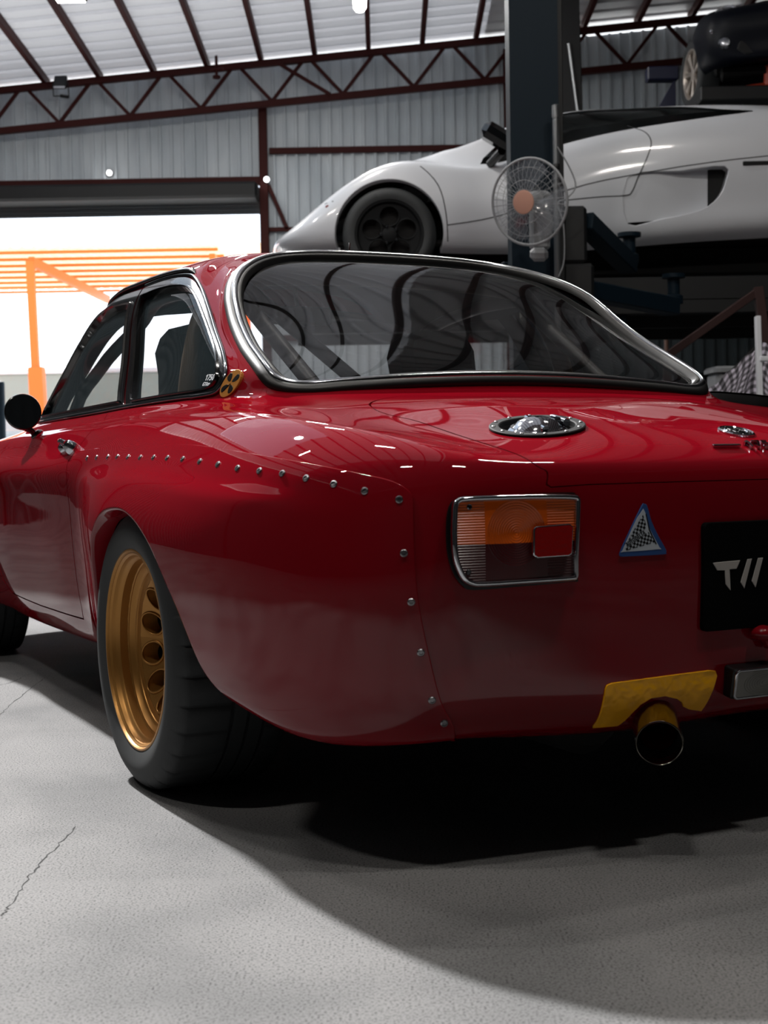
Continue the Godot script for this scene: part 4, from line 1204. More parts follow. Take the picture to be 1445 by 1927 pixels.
	put("lamp_rim", st, M.chrome, rev)
	local_part("clear_lens", rrect(.056, .023, .006, 5, Vector2(.025, .0055)), vf, .02, .0265, M.clear_lens, rev, .001)
	st = new_st()
	for k in range(1, 9):
		var el := ellipse(.0055 * k, .0028 * k, 30, Vector2(.030, .0055))
		var e3 := []
		for p in el: e3.append(vf * Vector3(p.x, p.y, .0268))
		tube(st, e3, .0007, 6, true)
	put("lens_ridges", st, M.clear_lens, rev)
	st = new_st()
	var wf := S.frame(17.9, 1.90, .0, REAR)
	lathe(st, [Vector2(.019, -.006), Vector2(.019, .010), Vector2(.016, .022), Vector2(.009, .030), Vector2(0, .032)], Transform3D(Basis(wf.basis.x * 1.2, wf.basis.z, -wf.basis.y * .75), wf * Vector3(.004, .0, 0)), 24, 50)
	box(st, Vector3(.012, .03, .018), wf * Transform3D(Basis(Vector3(0, 0, 1), .5), Vector3(.012, -.014, .012)), .005)
	put("towing_eye_cover", st, M.paint, car)
	A = Acc.new()
	var yp := dens(YELLOW, true, .06)
	patch(A, S, [16, 18, 0, 2], yp, [], .0035, 1)
	band(A, S, yp, true, [Vector2(0, .0035), Vector2(.0006, .002), Vector2(.0006, -.001)], 1)
	obj("heat_shield", A.mesh(), M.yellow, car)
	st = new_st()
	var e0 := c3(-.955, .276, .196)
	var e1 := c3(-.74, .135, .252)
	lathe(st, [Vector2(.0385, 0), Vector2(.0392, .001), Vector2(.0392, .003), Vector2(.0385, .26), Vector2(.034, .26), Vector2(.034, .05)], axis(e0, e1 - e0), 48)
	lathe(st, [Vector2(.0385, 0), Vector2(.0368, 0.0005), Vector2(.036, .02)], axis(e0, e1 - e0), 48)
	var ex2 := put("tailpipe", st, M.steel, car)
	st = new_st()
	lathe(st, [Vector2(.0362, .012), Vector2(.036, .2), Vector2(0, .2)], axis(e0, e1 - e0), 40)
	put("pipe_bore", st, M.soot, ex2)

	# wheels
	for k in 4:
		var left: bool = k < 2
		var rear: bool = k % 2 == 0
		var wh: Node3D = make_wheel(car, M.gold, M.tyre, M.brake) if k == 0 else car.get_node("wheel").duplicate()
		if k:
			wh.name = nm(car, "wheel")
			car.add_child(wh, true)
		var y := (.864 if rear else .83) * (1 if left else -1)
		var bas := Basis(Vector3(0, 0, 1), PI / 2 if left else -PI / 2)
		wh.transform = Transform3D(bas * Basis(Vector3(0, 1, 0), .22), c3(0.0 if rear else 2.35, y, .285))
	# wheel wells and floor pan
	st = new_st()
	for s in [1.0, -1.0]:
		for x0 in [0.0, 2.35]:
			var wl := [Vector2(.40, .20), Vector2(.37, .36), Vector2(.29, .52), Vector2(.14, .615), Vector2(0, .635), Vector2(-.16, .61), Vector2(-.30, .54), Vector2(-.40, .44), Vector2(-.47, .34), Vector2(-.52, .22)]
			for i in wl.size() - 1:
				var a: Vector2 = wl[i]
				var b: Vector2 = wl[i + 1]
				var yo := .80 if x0 == 0.0 else .70
				q(st, c3(x0 + a.x, yo * s, a.y), c3(x0 + b.x, yo * s, b.y), c3(x0 + b.x, .42 * s, b.y), c3(x0 + a.x, .42 * s, a.y))
				q(st, c3(x0 + a.x, .42 * s, a.y), c3(x0 + b.x, .42 * s, b.y), c3(x0 + b.x, .42 * s, .2), c3(x0 + a.x, .42 * s, .2))
	put("wheel_well", st, M.dark, car)
	st = new_st()
	var pan := []
	for p in [Vector2(-.80, .50), Vector2(-.66, .68), Vector2(-.53, .72), Vector2(-.52, .42), Vector2(.40, .42), Vector2(.41, .70), Vector2(1.92, .70), Vector2(1.93, .42), Vector2(2.75, .42), Vector2(2.80, .6), Vector2(2.92, .4)]: pan.append(p)
	var full := pan.duplicate()
	for i in range(pan.size() - 1, -1, -1): full.append(pan[i] * Vector2(1, -1))
	prism(st, full, Transform3D(Basis(Vector3(0, 0, -1), Vector3(-1, 0, 0), Vector3(0, 1, 0)), Vector3.ZERO), .215, .235)
	lathe(st, [Vector2(0, 0), Vector2(.07, .01), Vector2(.08, .03), Vector2(.08, .42), Vector2(.06, .45), Vector2(0, .45)], axis(c3(-.30, .26, .215), c3(-1, 0, 0)), 24)
	tube(st, [c3(0, .75, .285), c3(0, -.75, .285)], .045, 14)
	put("floor_pan", st, M.dark, car)
	cabin(car)
	nose(car)
	return car


func cabin(car: Node3D) -> void:
	var st := new_st()
	bx(st, c3(-.1, .55, .72), c3(.42, -.55, .735), .005)
	bx(st, c3(.40, .60, .24), c3(.43, -.60, .735), .005)
	put("parcel_shelf", st, M.dark, car)
	st = new_st()
	bx(st, c3(1.42, .62, .60), c3(1.68, -.62, .79), .03)
	put("dashboard", st, M.dark, car)
	for s in [1.0, -1.0]:
		var seat := Node3D.new()
		seat.name = nm(car, "bucket_seat")
		car.add_child(seat, true)
		st = new_st()
		bx(st, c3(.75, s * .36 + .22, .28), c3(1.25, s * .36 - .22, .44), .05)
		put("seat_cushion", st, M.fabric, seat)
		st = new_st()
		prism(st, crom([Vector2(-.23, .0), Vector2(-.26, .25), Vector2(-.22, .42), Vector2(-.13, .52), Vector2(-.11, .68), Vector2(.11, .68), Vector2(.13, .52), Vector2(.22, .42), Vector2(.26, .25), Vector2(.23, .0)], true, 3), Transform3D(Basis(Vector3(1, 0, 0), deg_to_rad(-14)) , c3(.78, s * .36, .36)), -.05, .06, .03)
		put("seat_back", st, M.fabric, seat)
	var cage := Node3D.new()
	cage.name = "roll_cage"
	car.add_child(cage, true)
	st = new_st()
	tube(st, crom([c3(.50, .56, .25), c3(.50, .57, .70), c3(.52, .535, .95), c3(.55, .47, 1.08), c3(.57, .38, 1.13), c3(.57, 0, 1.145), c3(.57, -.38, 1.13), c3(.55, -.47, 1.08), c3(.52, -.535, .95), c3(.50, -.57, .70), c3(.50, -.56, .25)], false, 6), .026, 14)
	put("main_hoop", st, M.cage, cage)
	for s in [1.0, -1.0]:
		st = new_st()
		tube(st, crom([c3(.56, s * .44, 1.10), c3(.9, s * .49, 1.11), c3(1.18, s * .47, 1.06), c3(1.38, s * .53, .95), c3(1.58, s * .57, .78), c3(1.6, s * .58, .3)], false, 5), .019, 12)
		put("side_tube", st, M.cage_dark, cage)
		st = new_st()
		tube(st, [c3(.53, s * .42, 1.09), c3(-.05, s * .40, .74)], .019, 12)
		put("back_stay", st, M.cage_dark, cage)
	st = new_st()
	tube(st, [c3(.52, .40, 1.1), c3(.50, -.50, .40)], .019, 12)
	tube(st, [c3(.51, .55, .62), c3(.51, -.55, .62)], .019, 12)
	put("cross_brace", st, M.cage_dark, cage)
	st = new_st()
	var ax := axis(c3(1.30, .36, .70), c3(-.93, 0, .36))
	var rp := []
	for k in 28: rp.append(ax * Vector3(cos(TAU * k / 28) * .165, 0, sin(TAU * k / 28) * .165))
	tube(st, rp, .014, 8, true)
	for k in 3: tube(st, [ax * Vector3(0, -.02, 0), ax * Vector3(cos(TAU * k / 3 + .5) * .16, 0, sin(TAU * k / 3 + .5) * .16)], .010, 6)
	tube(st, [ax * Vector3(0, 0, 0), ax * Vector3(0, -.3, 0)], .02, 8)
	put("steering_wheel", st, M.dark, car)
	st = new_st()
	bx(st, c3(1.10, .11, 1.07), c3(1.125, -.11, 1.125), .008)
	tube(st, [c3(1.11, 0, 1.11), c3(1.13, 0, 1.18)], .006, 6)
	put("inner_mirror", st, M.dark, car)


func nose(car: Node3D) -> void:
	for s in [1.0, -1.0]:
		for y in [.50, .31]:
			var st := new_st()
			lathe(st, [Vector2(.075, -.06), Vector2(.082, .012), Vector2(.076, .020), Vector2(.070, .016), Vector2(.05, .026), Vector2(0, .032)], axis(c3(3.05 if y < .4 else 3.015, s * y, .50), c3(1, 0, 0)), 28)
			put("headlamp", st, M.chrome, car)
	var st := new_st()
	for k in 5: bx(st, c3(3.06, .2, .43 + .035 * k), c3(3.085, -.2, .44 + .035 * k), .003)
	prism(st, [Vector2(-.12, .60), Vector2(.12, .60), Vector2(0, .30)], Transform3D(Basis(Vector3(-1, 0, 0), Vector3(0, 1, 0), Vector3(0, 0, -1)), c3(3.05, 0, 0)), 0, .05, .01)
	put("front_grille", st, M.chrome, car)


# ---- surfaces computed as pictures
func noise(seed_: int, freq: float, oct := 4, kind := FastNoiseLite.TYPE_SIMPLEX_SMOOTH) -> FastNoiseLite:
	var n := FastNoiseLite.new()
	n.seed = seed_
	n.frequency = freq
	n.noise_type = kind
	n.fractal_octaves = oct
	return n


func noise_tex(n: FastNoiseLite, size: int, ramp: Array = [], normal := 0.0) -> NoiseTexture2D:
	var t := NoiseTexture2D.new()
	t.width = size
	t.height = size
	t.seamless = true
	t.noise = n
	if ramp.size():
		var g := Gradient.new()
		g.offsets = PackedFloat32Array(ramp[0])
		g.colors = PackedColorArray(ramp[1])
		t.color_ramp = g
	if normal > 0.0:
		t.as_normal_map = true
		t.bump_strength = normal
	return t


func lens_texture() -> ImageTexture:
	# relief of a lamp lens: rings round the bulb, upright ribs beside them
	var im := Image.create(512, 512, false, Image.FORMAT_RGB8)
	for y in 512:
		for x in 512:
			var p := (Vector2(x, y) / 512.0 - Vector2(0.5, 0.5)) * 0.26
			var h := 0.5
			var d := p.length()
			if d < 0.052: h = fposmod(d / 0.0040, 1.0)
			elif absf(p.x) > 0.055: h = absf(fposmod(p.y / 0.0042, 1.0) - 0.5) * 1.6
			im.set_pixel(x, y, Color(h, h, h))
	return ImageTexture.create_from_image(im)


func materials() -> void:
	M.paint = mat(Color(0.47, 0.032, 0.085), 0.45, 0.0, {"clearcoat_enabled": true, "clearcoat": 0.85, "clearcoat_roughness": 0.012, "specular_mode": BaseMaterial3D.SPECULAR_DISABLED})
	M.red_paint_flat = mat(Color(0.6, 0.03, 0.05), 0.5)
	M.chrome = mat(Color(0.80, 0.81, 0.83), 0.06, 1.0)
	M.chrome_soft = mat(Color(0.72, 0.73, 0.75), 0.16, 1.0)
	M.chrome_dark = mat(Color(0.45, 0.46, 0.48), 0.14, 1.0)
	M.gunmetal = mat(Color(0.06, 0.065, 0.07), 0.7, 0.0, {"metallic_specular": 0.3})
	M.rivet = mat(Color(0.55, 0.55, 0.56), 0.32, 1.0)
	M.black_gloss = mat(Color(0.018, 0.019, 0.021), 0.16, 0.0, {"clearcoat_enabled": true, "clearcoat": 0.6, "clearcoat_roughness": 0.05})
	M.rubber = mat(Color(0.022, 0.024, 0.027), 0.42)
	M.tyre = mat(Color(0.15, 0.16, 0.165), 0.66)
	M.dark = mat(Color(0.025, 0.027, 0.030), 0.8)
	M.soot = mat(Color(0.01, 0.01, 0.01), 0.9)
	M.fabric = mat(Color(0.05, 0.05, 0.055), 0.9)
	M.brake = mat(Color(0.03, 0.03, 0.03), 0.6, 0.5)
	M.gold = mat(Color(0.66, 0.47, 0.23), 0.38, 0.65)
	M.gold_badge = mat(Color(0.80, 0.55, 0.25), 0.35, 0.3)
	M.badge_black = mat(Color(0.03, 0.03, 0.032), 0.35)
	M.badge_blue = mat(Color(0.16, 0.30, 0.52), 0.35)
	M.badge_white = mat(Color(0.72, 0.75, 0.78), 0.4)
	M.plate_black = mat(Color(0.012, 0.014, 0.016), 0.8, 0.0, {"metallic_specular": 0.2})
	M.plate_silver = mat(Color(0.70, 0.68, 0.66), 0.45)
	M.yellow = mat(Color(0.96, 0.68, 0.02), 0.34, 0.0, {"heightmap_enabled": true, "heightmap_scale": 0.3, "heightmap_texture": noise_tex(noise(9, 0.012, 3), 256), "uv1_triplanar": true, "uv1_scale": Vector3(7, 7, 7)})
	M.steel = mat(Color(0.62, 0.60, 0.56), 0.14, 1.0)
	M.mirror = mat(Color(0.55, 0.56, 0.58), 0.04, 1.0)
	M.white = mat(Color(0.85, 0.86, 0.88), 0.6)
	M.cage = mat(Color(0.33, 0.25, 0.16), 0.45)
	M.cage_dark = mat(Color(0.09, 0.08, 0.07), 0.45)
	M.glass_side = mat(Color(0.30, 0.36, 0.38, 0.16), 0.03, 0.0, {"transparency": BaseMaterial3D.TRANSPARENCY_ALPHA})
	M.glass_rear = mat(Color(0.05, 0.065, 0.07, 0.38), 0.02, 0.0, {"transparency": BaseMaterial3D.TRANSPARENCY_ALPHA, "metallic_specular": 0.5})
	var lt := lens_texture()
	var lens := {"clearcoat_enabled": true, "clearcoat": 0.7, "clearcoat_roughness": 0.04, "heightmap_enabled": true, "heightmap_texture": lt, "heightmap_scale": 0.22, "uv1_offset": Vector3(.5, .5, 0)}
	M.amber = mat(Color(0.86, 0.36, 0.02), 0.28, 0.0, lens)
	M.red_lens = mat(Color(0.25, 0.010, 0.035), 0.28, 0.0, lens)
	M.reflector = mat(Color(0.56, 0.03, 0.035), 0.36, 0.0, {"metallic_specular": 0.3, "heightmap_enabled": true, "heightmap_texture": noise_tex(noise(3, 0.05, 1, FastNoiseLite.TYPE_CELLULAR), 256), "heightmap_scale": 0.06, "uv1_triplanar": true, "uv1_scale": Vector3(12, 12, 12)})
	M.clear_lens = mat(Color(0.50, 0.50, 0.48), 0.12, 0.2, {"clearcoat_enabled": true})
	# the building
	M.sheet = mat(Color(0.84, 0.87, 0.89), 0.55, 0.0, {"albedo_texture": noise_tex(noise(5, 0.008, 4), 512, [[0.25, 0.75], [Color(0.90, 0.91, 0.92), Color(1, 1, 1)]]), "uv1_triplanar": true, "uv1_world_triplanar": true, "uv1_scale": Vector3(.35, .12, .35)})
	M.shade_sheet = mat(Color(0.22, 0.255, 0.27), 0.6)  # same wall sheeting, with the corner's shade put into a darker colour
	M.roof = mat(Color(0.82, 0.82, 0.83), 0.5, 0.05)
	M.roof_clear = mat(Color(0.86, 0.86, 0.87), 0.5, 0.0, {"backlight_enabled": true, "backlight": Color(0.28, 0.28, 0.285)})
	M.roof_pane = mat(Color(0.50, 0.51, 0.52, 0.65), 0.05, 0.0, {"transparency": BaseMaterial3D.TRANSPARENCY_ALPHA})
	M.brown = mat(Color(0.25, 0.085, 0.075), 0.6, 0.0, {"metallic_specular": 0.3})
	M.shutter = mat(Color(0.27, 0.29, 0.31), 0.5, 0.2)
	M.shutter_dark = mat(Color(0.08, 0.085, 0.09), 0.6)
	M.lift = mat(Color(0.03, 0.095, 0.135), 0.55, 0.0, {"metallic_specular": 0.3})
	M.lift_dark = mat(Color(0.02, 0.026, 0.034), 0.55)
	M.orange = mat(Color(0.95, 0.42, 0.06), 0.5)
	M.canopy = mat(Color(0.97, 0.78, 0.66), 0.6, 0.0, {"backlight_enabled": true, "backlight": Color(0.62, 0.50, 0.42)})
	M.steel_pipe = mat(Color(0.62, 0.63, 0.64), 0.3, 0.9)
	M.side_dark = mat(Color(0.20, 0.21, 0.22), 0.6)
	var base := noise_tex(noise(21, 0.0055, 6), 1024, [[0.0, 0.34, 0.5, 0.66, 1.0], [Color(0.76, 0.765, 0.77), Color(0.87, 0.872, 0.875), Color(0.93, 0.93, 0.93), Color(0.965, 0.965, 0.965), Color(1, 1, 1)]])
	var fine := noise_tex(noise(33, 0.16, 4, FastNoiseLite.TYPE_PERLIN), 1024, [[0.0, 0.22, 0.36, 0.55, 1.0], [Color(0.28, 0.28, 0.29), Color(0.54, 0.54, 0.54), Color(0.84, 0.84, 0.84), Color(0.96, 0.96, 0.96), Color(1, 1, 1)]])
	M.concrete = mat(Color(0.50, 0.497, 0.497), 0.86, 0.0, {"albedo_texture": fine, "uv1_scale": Vector3(1, 1, 1) / 0.62, "detail_enabled": true, "detail_blend_mode": BaseMaterial3D.BLEND_MODE_MUL, "detail_albedo": base, "detail_uv_layer": BaseMaterial3D.DETAIL_UV_2, "uv2_scale": Vector3(1, 1, 1) / 3.7, "heightmap_enabled": true, "heightmap_texture": fine, "heightmap_scale": 0.06})
	M.crack = mat(Color(0.17, 0.17, 0.17), 0.95)
	M.yard = mat(Color(0.72, 0.71, 0.69), 0.9)
	M.white_paint = mat(Color(0.80, 0.81, 0.83), 0.35, 0.0, {"clearcoat_enabled": true, "clearcoat_roughness": 0.08})
	M.navy = mat(Color(0.020, 0.030, 0.065), 0.4, 0.0, {"metallic_specular": 0.25})
	M.bright_rim = mat(Color(0.78, 0.74, 0.70), 0.3, 0.8)
	M.glass_dark = mat(Color(0.05, 0.07, 0.07, 0.75), 0.04, 0.0, {"transparency": BaseMaterial3D.TRANSPARENCY_ALPHA})
	M.clear_plastic = mat(Color(0.55, 0.57, 0.60, 0.30), 0.14, 0.0, {"transparency": BaseMaterial3D.TRANSPARENCY_ALPHA})
	M.pink = mat(Color(0.72, 0.54, 0.47), 0.5)
	M.cover = mat(Color(0.018, 0.019, 0.021), 0.95, 0.0, {"metallic_specular": 0.15})
	M.grey_plastic = mat(Color(0.52, 0.53, 0.54), 0.45)


# ---- the hall
const BACK := 17.0
const ROOF_X := 0.084
const ROOF_D := 0.052


func roof_y(x: float, d: float) -> float:
	return 5.20 + (x + 4.52) * ROOF_X + (BACK - d) * ROOF_D


func floor_mesh(lo: Vector2, hi: Vector2, y: float) -> ArrayMesh:
	var A := Acc.new()
	for p in [[lo.x, lo.y], [hi.x, lo.y], [hi.x, hi.y], [lo.x, hi.y]]: A.add(w(p[0], y, p[1]), Vector3.UP, Vector2(p[0], p[1]))
	A.tri(0, 1, 2)
	A.tri(0, 2, 3)
	var m := A.mesh()
	var s := m.surface_get_arrays(0)
	s[Mesh.ARRAY_TEX_UV2] = s[Mesh.ARRAY_TEX_UV]
	var n := ArrayMesh.new()
	n.add_surface_from_arrays(Mesh.PRIMITIVE_TRIANGLES, s)
	return n


# one ribbed wall sheet between x0 and x1 (along the wall), standing on y0, its top following top()
func wall_sheet(called: String, parent: Node, org: Vector3, along: Vector3, out: Vector3, len0: float, len1: float, y0: float, top: Callable, m: Material) -> void:
	var st := new_st()
	st.set_smooth_group(-1)
	var prof := []
	var x := len0
	while x < len1 - 0.01:
		for p in [[0.0, 0.0], [0.092, 0.0], [0.099, 0.036], [0.128, 0.036], [0.135, 0.0]]:
			if x + p[0] <= len1 + .001: prof.append(Vector2(x + p[0], p[1]))
		x += 0.135
	if prof[-1].x < len1 - .0005: prof.append(Vector2(len1, 0))
	for i in prof.size() - 1:
		var a: Vector2 = prof[i]
		var b: Vector2 = prof[i + 1]
		if a.distance_to(b) < 1e-4: continue
		var pa := org + along * a.x + out * a.y
		var pb := org + along * b.x + out * b.y
		q(st, pa + Vector3.UP * y0, pa + Vector3.UP * top.call(a.x), pb + Vector3.UP * top.call(b.x), pb + Vector3.UP * y0)
	put(called, st, m, parent)


func structure(called: String) -> Node3D:
	var o := Node3D.new()
	o.name = called
	add_child(o, true)
	o.set_meta("kind", "structure")
	return o


func hall() -> void:
	var fl := obj("floor", floor_mesh(Vector2(-6.1, -5.2), Vector2(8.7, BACK + .1), 0.0), M.concrete)
	tag(fl, "grey concrete workshop floor, stained and cracked", "", "", "structure")
	var slab := new_st()
	bx(slab, w(-6.1, -.25, -5.2), w(8.7, -.012, BACK + .1), 0)
	put("floor_slab", slab, M.yard, fl)
	# cracks: narrow sunk lines, laid as slivers
	var rng := RandomNumberGenerator.new()
	rng.seed = 11
	for path in [[w(-.577, 0, 2.044), w(-.576, 0, 2.093), w(-.584, 0, 2.241), w(-.582, 0, 2.378), w(-.574, 0, 2.551)], [w(-1.20, 0, 4.15), w(-1.145, 0, 4.27), w(-1.127, 0, 4.426), w(-1.006, 0, 4.412)], [w(-1.02, 0, 3.60), w(-1.032, 0, 3.71), w(-1.051, 0, 4.0), w(-1.065, 0, 4.344)]]:
		var pts := crom(path, false, 12)
		var st := new_st()
		st.set_smooth_group(-1)
		var pl := Vector3.ZERO
		var pr := Vector3.ZERO
		for i in pts.size():
			var t: Vector3 = (pts[mini(i + 1, pts.size() - 1)] - pts[maxi(i - 1, 0)]).normalized()
			var n := Vector3(t.z, 0, -t.x)
			var wd := (0.0003 + 0.0014 * rng.randf()) * (0.3 if i == 0 or i == pts.size() - 1 else 1.0)
			var c: Vector3 = pts[i] + n * rng.randf_range(-.0035, .0035) + Vector3(0, .0006, 0)
			if i: q(st, pl, c - n * wd, c + n * wd, pr)
			pl = c - n * wd
			pr = c + n * wd
		put("crack", st, M.crack, fl)

	# back wall
	var wb := structure("wall_back")
	var o := w(0, 0, BACK)
	var top := func(x: float) -> float: return roof_y(x, BACK) - (0.05 if x < 1.6 else 0.13)
	var x := -6.1
	while x < 8.6:
		var x1: float = minf(x + 1.08, 8.7)
		if x < -1.36 and x1 > -1.36: x1 = -1.36
		if x < 1.6 and x1 > 1.6: x1 = 1.6
		wall_sheet("wall_sheet", wb, o, Vector3.RIGHT, Vector3(0, 0, 1), x, x1, 3.98 if x < -1.37 else (3.02 if x > 1.55 else 0.0), top, M.sheet)
		if x > 1.55: wall_sheet("shaded_lower_sheet", wb, o, Vector3.RIGHT, Vector3(0, 0, 1), x, x1, 0.0, func(_x: float) -> float: return 3.02, M.shade_sheet)  # shade on the lower right wall, held in the sheet's colour
		x = x1
	var st := new_st()
	bx(st, w(-6.1, 3.95, BACK - .10), w(-1.34, 4.05, BACK - .02))
	put("door_beam", st, M.brown, wb)
	for p in [[-1.37, .10, 0.0, 4.93, 0.0], [1.58, .13, 0.0, 5.5, 0.0], [4.95, .13, 0.0, 5.9, 0.0]]:
		st = new_st()
		bx(st, w(p[0] - p[1] / 2, p[2], BACK - .13), w(p[0] + p[1] / 2, p[3], BACK - .025))
		put("wall_post", st, M.brown, wb)
	for g in [[-1.3, 1.5, 4.355], [1.65, 4.9, 4.4], [-1.3, 1.5, 3.05], [1.65, 8.6, 3.05], [-1.3, 8.6, 2.12], [5.0, 8.6, 4.4]]:
		st = new_st()
		bx(st, w(g[0], g[2] - .035, BACK - .085), w(g[1], g[2] + .035, BACK - .02))
		put("wall_girt", st, M.brown, wb)
	st = new_st()
	bar(st, w(-1.32, 3.95, BACK - .06), w(-1.1, 3.42, BACK - .06), .05, .05)
	bar(st, w(-1.32, 3.42, BACK - .06), w(-.95, 3.42, BACK - .06), .05, .05)
	put("door_bracket", st, M.brown, wb)

	# roller door, rolled up
	var dr := structure("door_1")
	st = new_st()
	bx(st, w(-6.1, 3.74, BACK - .45), w(-1.42, 3.93, BACK - .05), .03)
	put("shutter_box", st, M.shutter_dark, dr)
	for k in 12:
		st = new_st()
		bx(st, w(-6.1, 3.615 + .026 * k, BACK - .03 + .002 * (k % 2)), w(-1.42, 3.638 + .026 * k, BACK + .0), .004)
		put("shutter_slat", st, M.shutter, dr)
	st = new_st()
	bx(st, w(-1.43, 0, BACK - .06), w(-1.36, 3.93, BACK + .02))
	put("guide_rail", st, M.shutter_dark, dr)

	# side and rear walls
	var wl := structure("wall_left")
	var ltop := func(_x: float) -> float: return 4.95
	for seg in [[-5.2, 17.1, 0.0]]:
		x = seg[0]
		while x < seg[1] - .05:
			var x1: float = minf(x + 1.08, seg[1])
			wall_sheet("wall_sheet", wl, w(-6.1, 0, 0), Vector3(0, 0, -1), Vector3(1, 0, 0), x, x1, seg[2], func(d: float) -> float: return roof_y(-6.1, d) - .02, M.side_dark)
			x = x1
	for d in [4.0, 10.5, 16.95]:
		st = new_st()
		bx(st, w(-6.06, 0, d - .06), w(-5.94, 5.0, d + .06))
		put("wall_post", st, M.brown, wl)
	var wr := structure("wall_right")
	x = -5.2
	while x < 17.0:
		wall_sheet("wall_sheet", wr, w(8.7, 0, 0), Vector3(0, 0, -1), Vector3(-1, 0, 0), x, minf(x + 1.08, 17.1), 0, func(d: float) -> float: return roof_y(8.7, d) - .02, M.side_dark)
		x += 1.08
	var wf := structure("wall_front")
	x = -6.1
	while x < 8.6:
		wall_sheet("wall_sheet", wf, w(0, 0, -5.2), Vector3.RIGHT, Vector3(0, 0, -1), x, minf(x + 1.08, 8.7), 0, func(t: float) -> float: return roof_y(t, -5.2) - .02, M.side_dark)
		x += 1.08

	# roof sheets with ribs along x, purlins beneath
	var ce := structure("ceiling")
	# translucent sheets over the left bays, opaque ones at the right, and an unseen glazed rooflight, added to let the sun in, at (-5..-2, 6.4..12.1)
	for strip in 6:
		var d0 := -5.3 + strip * 3.9
		for span in [[-6.4, -5.0, 0], [-5.0, -2.0, 0], [-2.0, 1.3, 0], [1.3, 9.0, 1]]:
			var ends := [[d0, d0 + 3.9]]
			if span[0] == -5.0:
				if strip == 3: ends = []
				elif strip == 4: ends = [[d0 + 1.8, d0 + 3.9]]
			for e in ends:
				st = new_st()
				roof_sheet(st, span[0], span[1], e[0], e[1])
				put("roof_sheet", st, M.roof if span[2] or strip < 2 else M.roof_clear, ce)
	var win := structure("added_window_1")  # unseen opening, added and sized so the sun falls on the floor
	for k in 6:
		for i in 2:
			var a := 6.4 + k * .95
			var x0 := -5.0 + i * 1.5
			st = new_st()
			st.set_smooth_group(-1)
			q(st, w(x0, roof_y(x0, a) + .02, a), w(x0, roof_y(x0, a + .95) + .02, a + .95), w(x0 + 1.5, roof_y(x0 + 1.5, a + .95) + .02, a + .95), w(x0 + 1.5, roof_y(x0 + 1.5, a) + .02, a))
			put("pane", st, M.roof_pane, win)
	for k in 22:
		var px := -5.21 + .64 * k
		st = new_st()
		for e in ([[-5.1, 6.4], [12.2, 16.95]] if px < -2.0 and px > -5.0 else [[-5.1, 16.95]]):
			bar(st, w(px, roof_y(px, e[0]) - .055, e[0]), w(px, roof_y(px, e[1]) - .055, e[1]), .055, .10)
		put("purlin", st, M.brown, ce)

	# lattice girder under the eaves
	var tr := thing("roof_truss", "brown steel lattice girder running along the top of the corrugated back wall", "truss", w(0, 0, BACK - .25))
	var ty := func(px: float) -> float: return roof_y(px, BACK) - .13
	for h in [0.0, -.475]:
		st = new_st()
		bar(st, Vector3(-6.0, ty.call(-6.0) + h, 0), Vector3(8.6, ty.call(8.6) + h, 0), .08, .075)
		put("chord", st, M.brown, tr)
	px_diagonals(tr, ty)


func roof_sheet(st: SurfaceTool, x0: float, x1: float, d0: float, d1: float) -> void:
	st.set_smooth_group(-1)
	var pr := []
	var d := d0
	while d < d1 - .001:
		for p in [[0.0, 0.0], [.20, 0.0], [.216, .045], [.284, .045], [.30, 0.0]]:
			if d + p[0] <= d1 + .001: pr.append(Vector2(d + p[0], p[1]))
		d += .30
	if pr[-1].x < d1 - .0005: pr.append(Vector2(d1, 0))
	for i in pr.size() - 1:
		var a: Vector2 = pr[i]
		var b: Vector2 = pr[i + 1]
		if a.distance_to(b) < 1e-4: continue
		q(st, w(x0, roof_y(x0, a.x) + a.y, a.x), w(x0, roof_y(x0, b.x) + b.y, b.x), w(x1, roof_y(x1, b.x) + b.y, b.x), w(x1, roof_y(x1, a.x) + a.y, a.x))


func px_diagonals(tr: Node3D, ty: Callable) -> void:
	var x := -5.86
	var st: SurfaceTool
	while x < 8.3:
		for s in [[0.06, 0.42], [.78, .42]]:
			st = new_st()
			var a: float = x + s[0]
			var b: float = x + s[1]
			bar(st, Vector3(a, ty.call(a) - .03, 0), Vector3(b, ty.call(b) - .45, 0), .035, .04)
			put("diagonal", st, M.brown, tr)
		x += .84
	st = new_st()
	bar(st, Vector3(-1.15, ty.call(-1.15) - .03, .05), Vector3(-.55, ty.call(-.55) - .45, .05), .035, .04)
	put("diagonal", st, M.brown, tr)


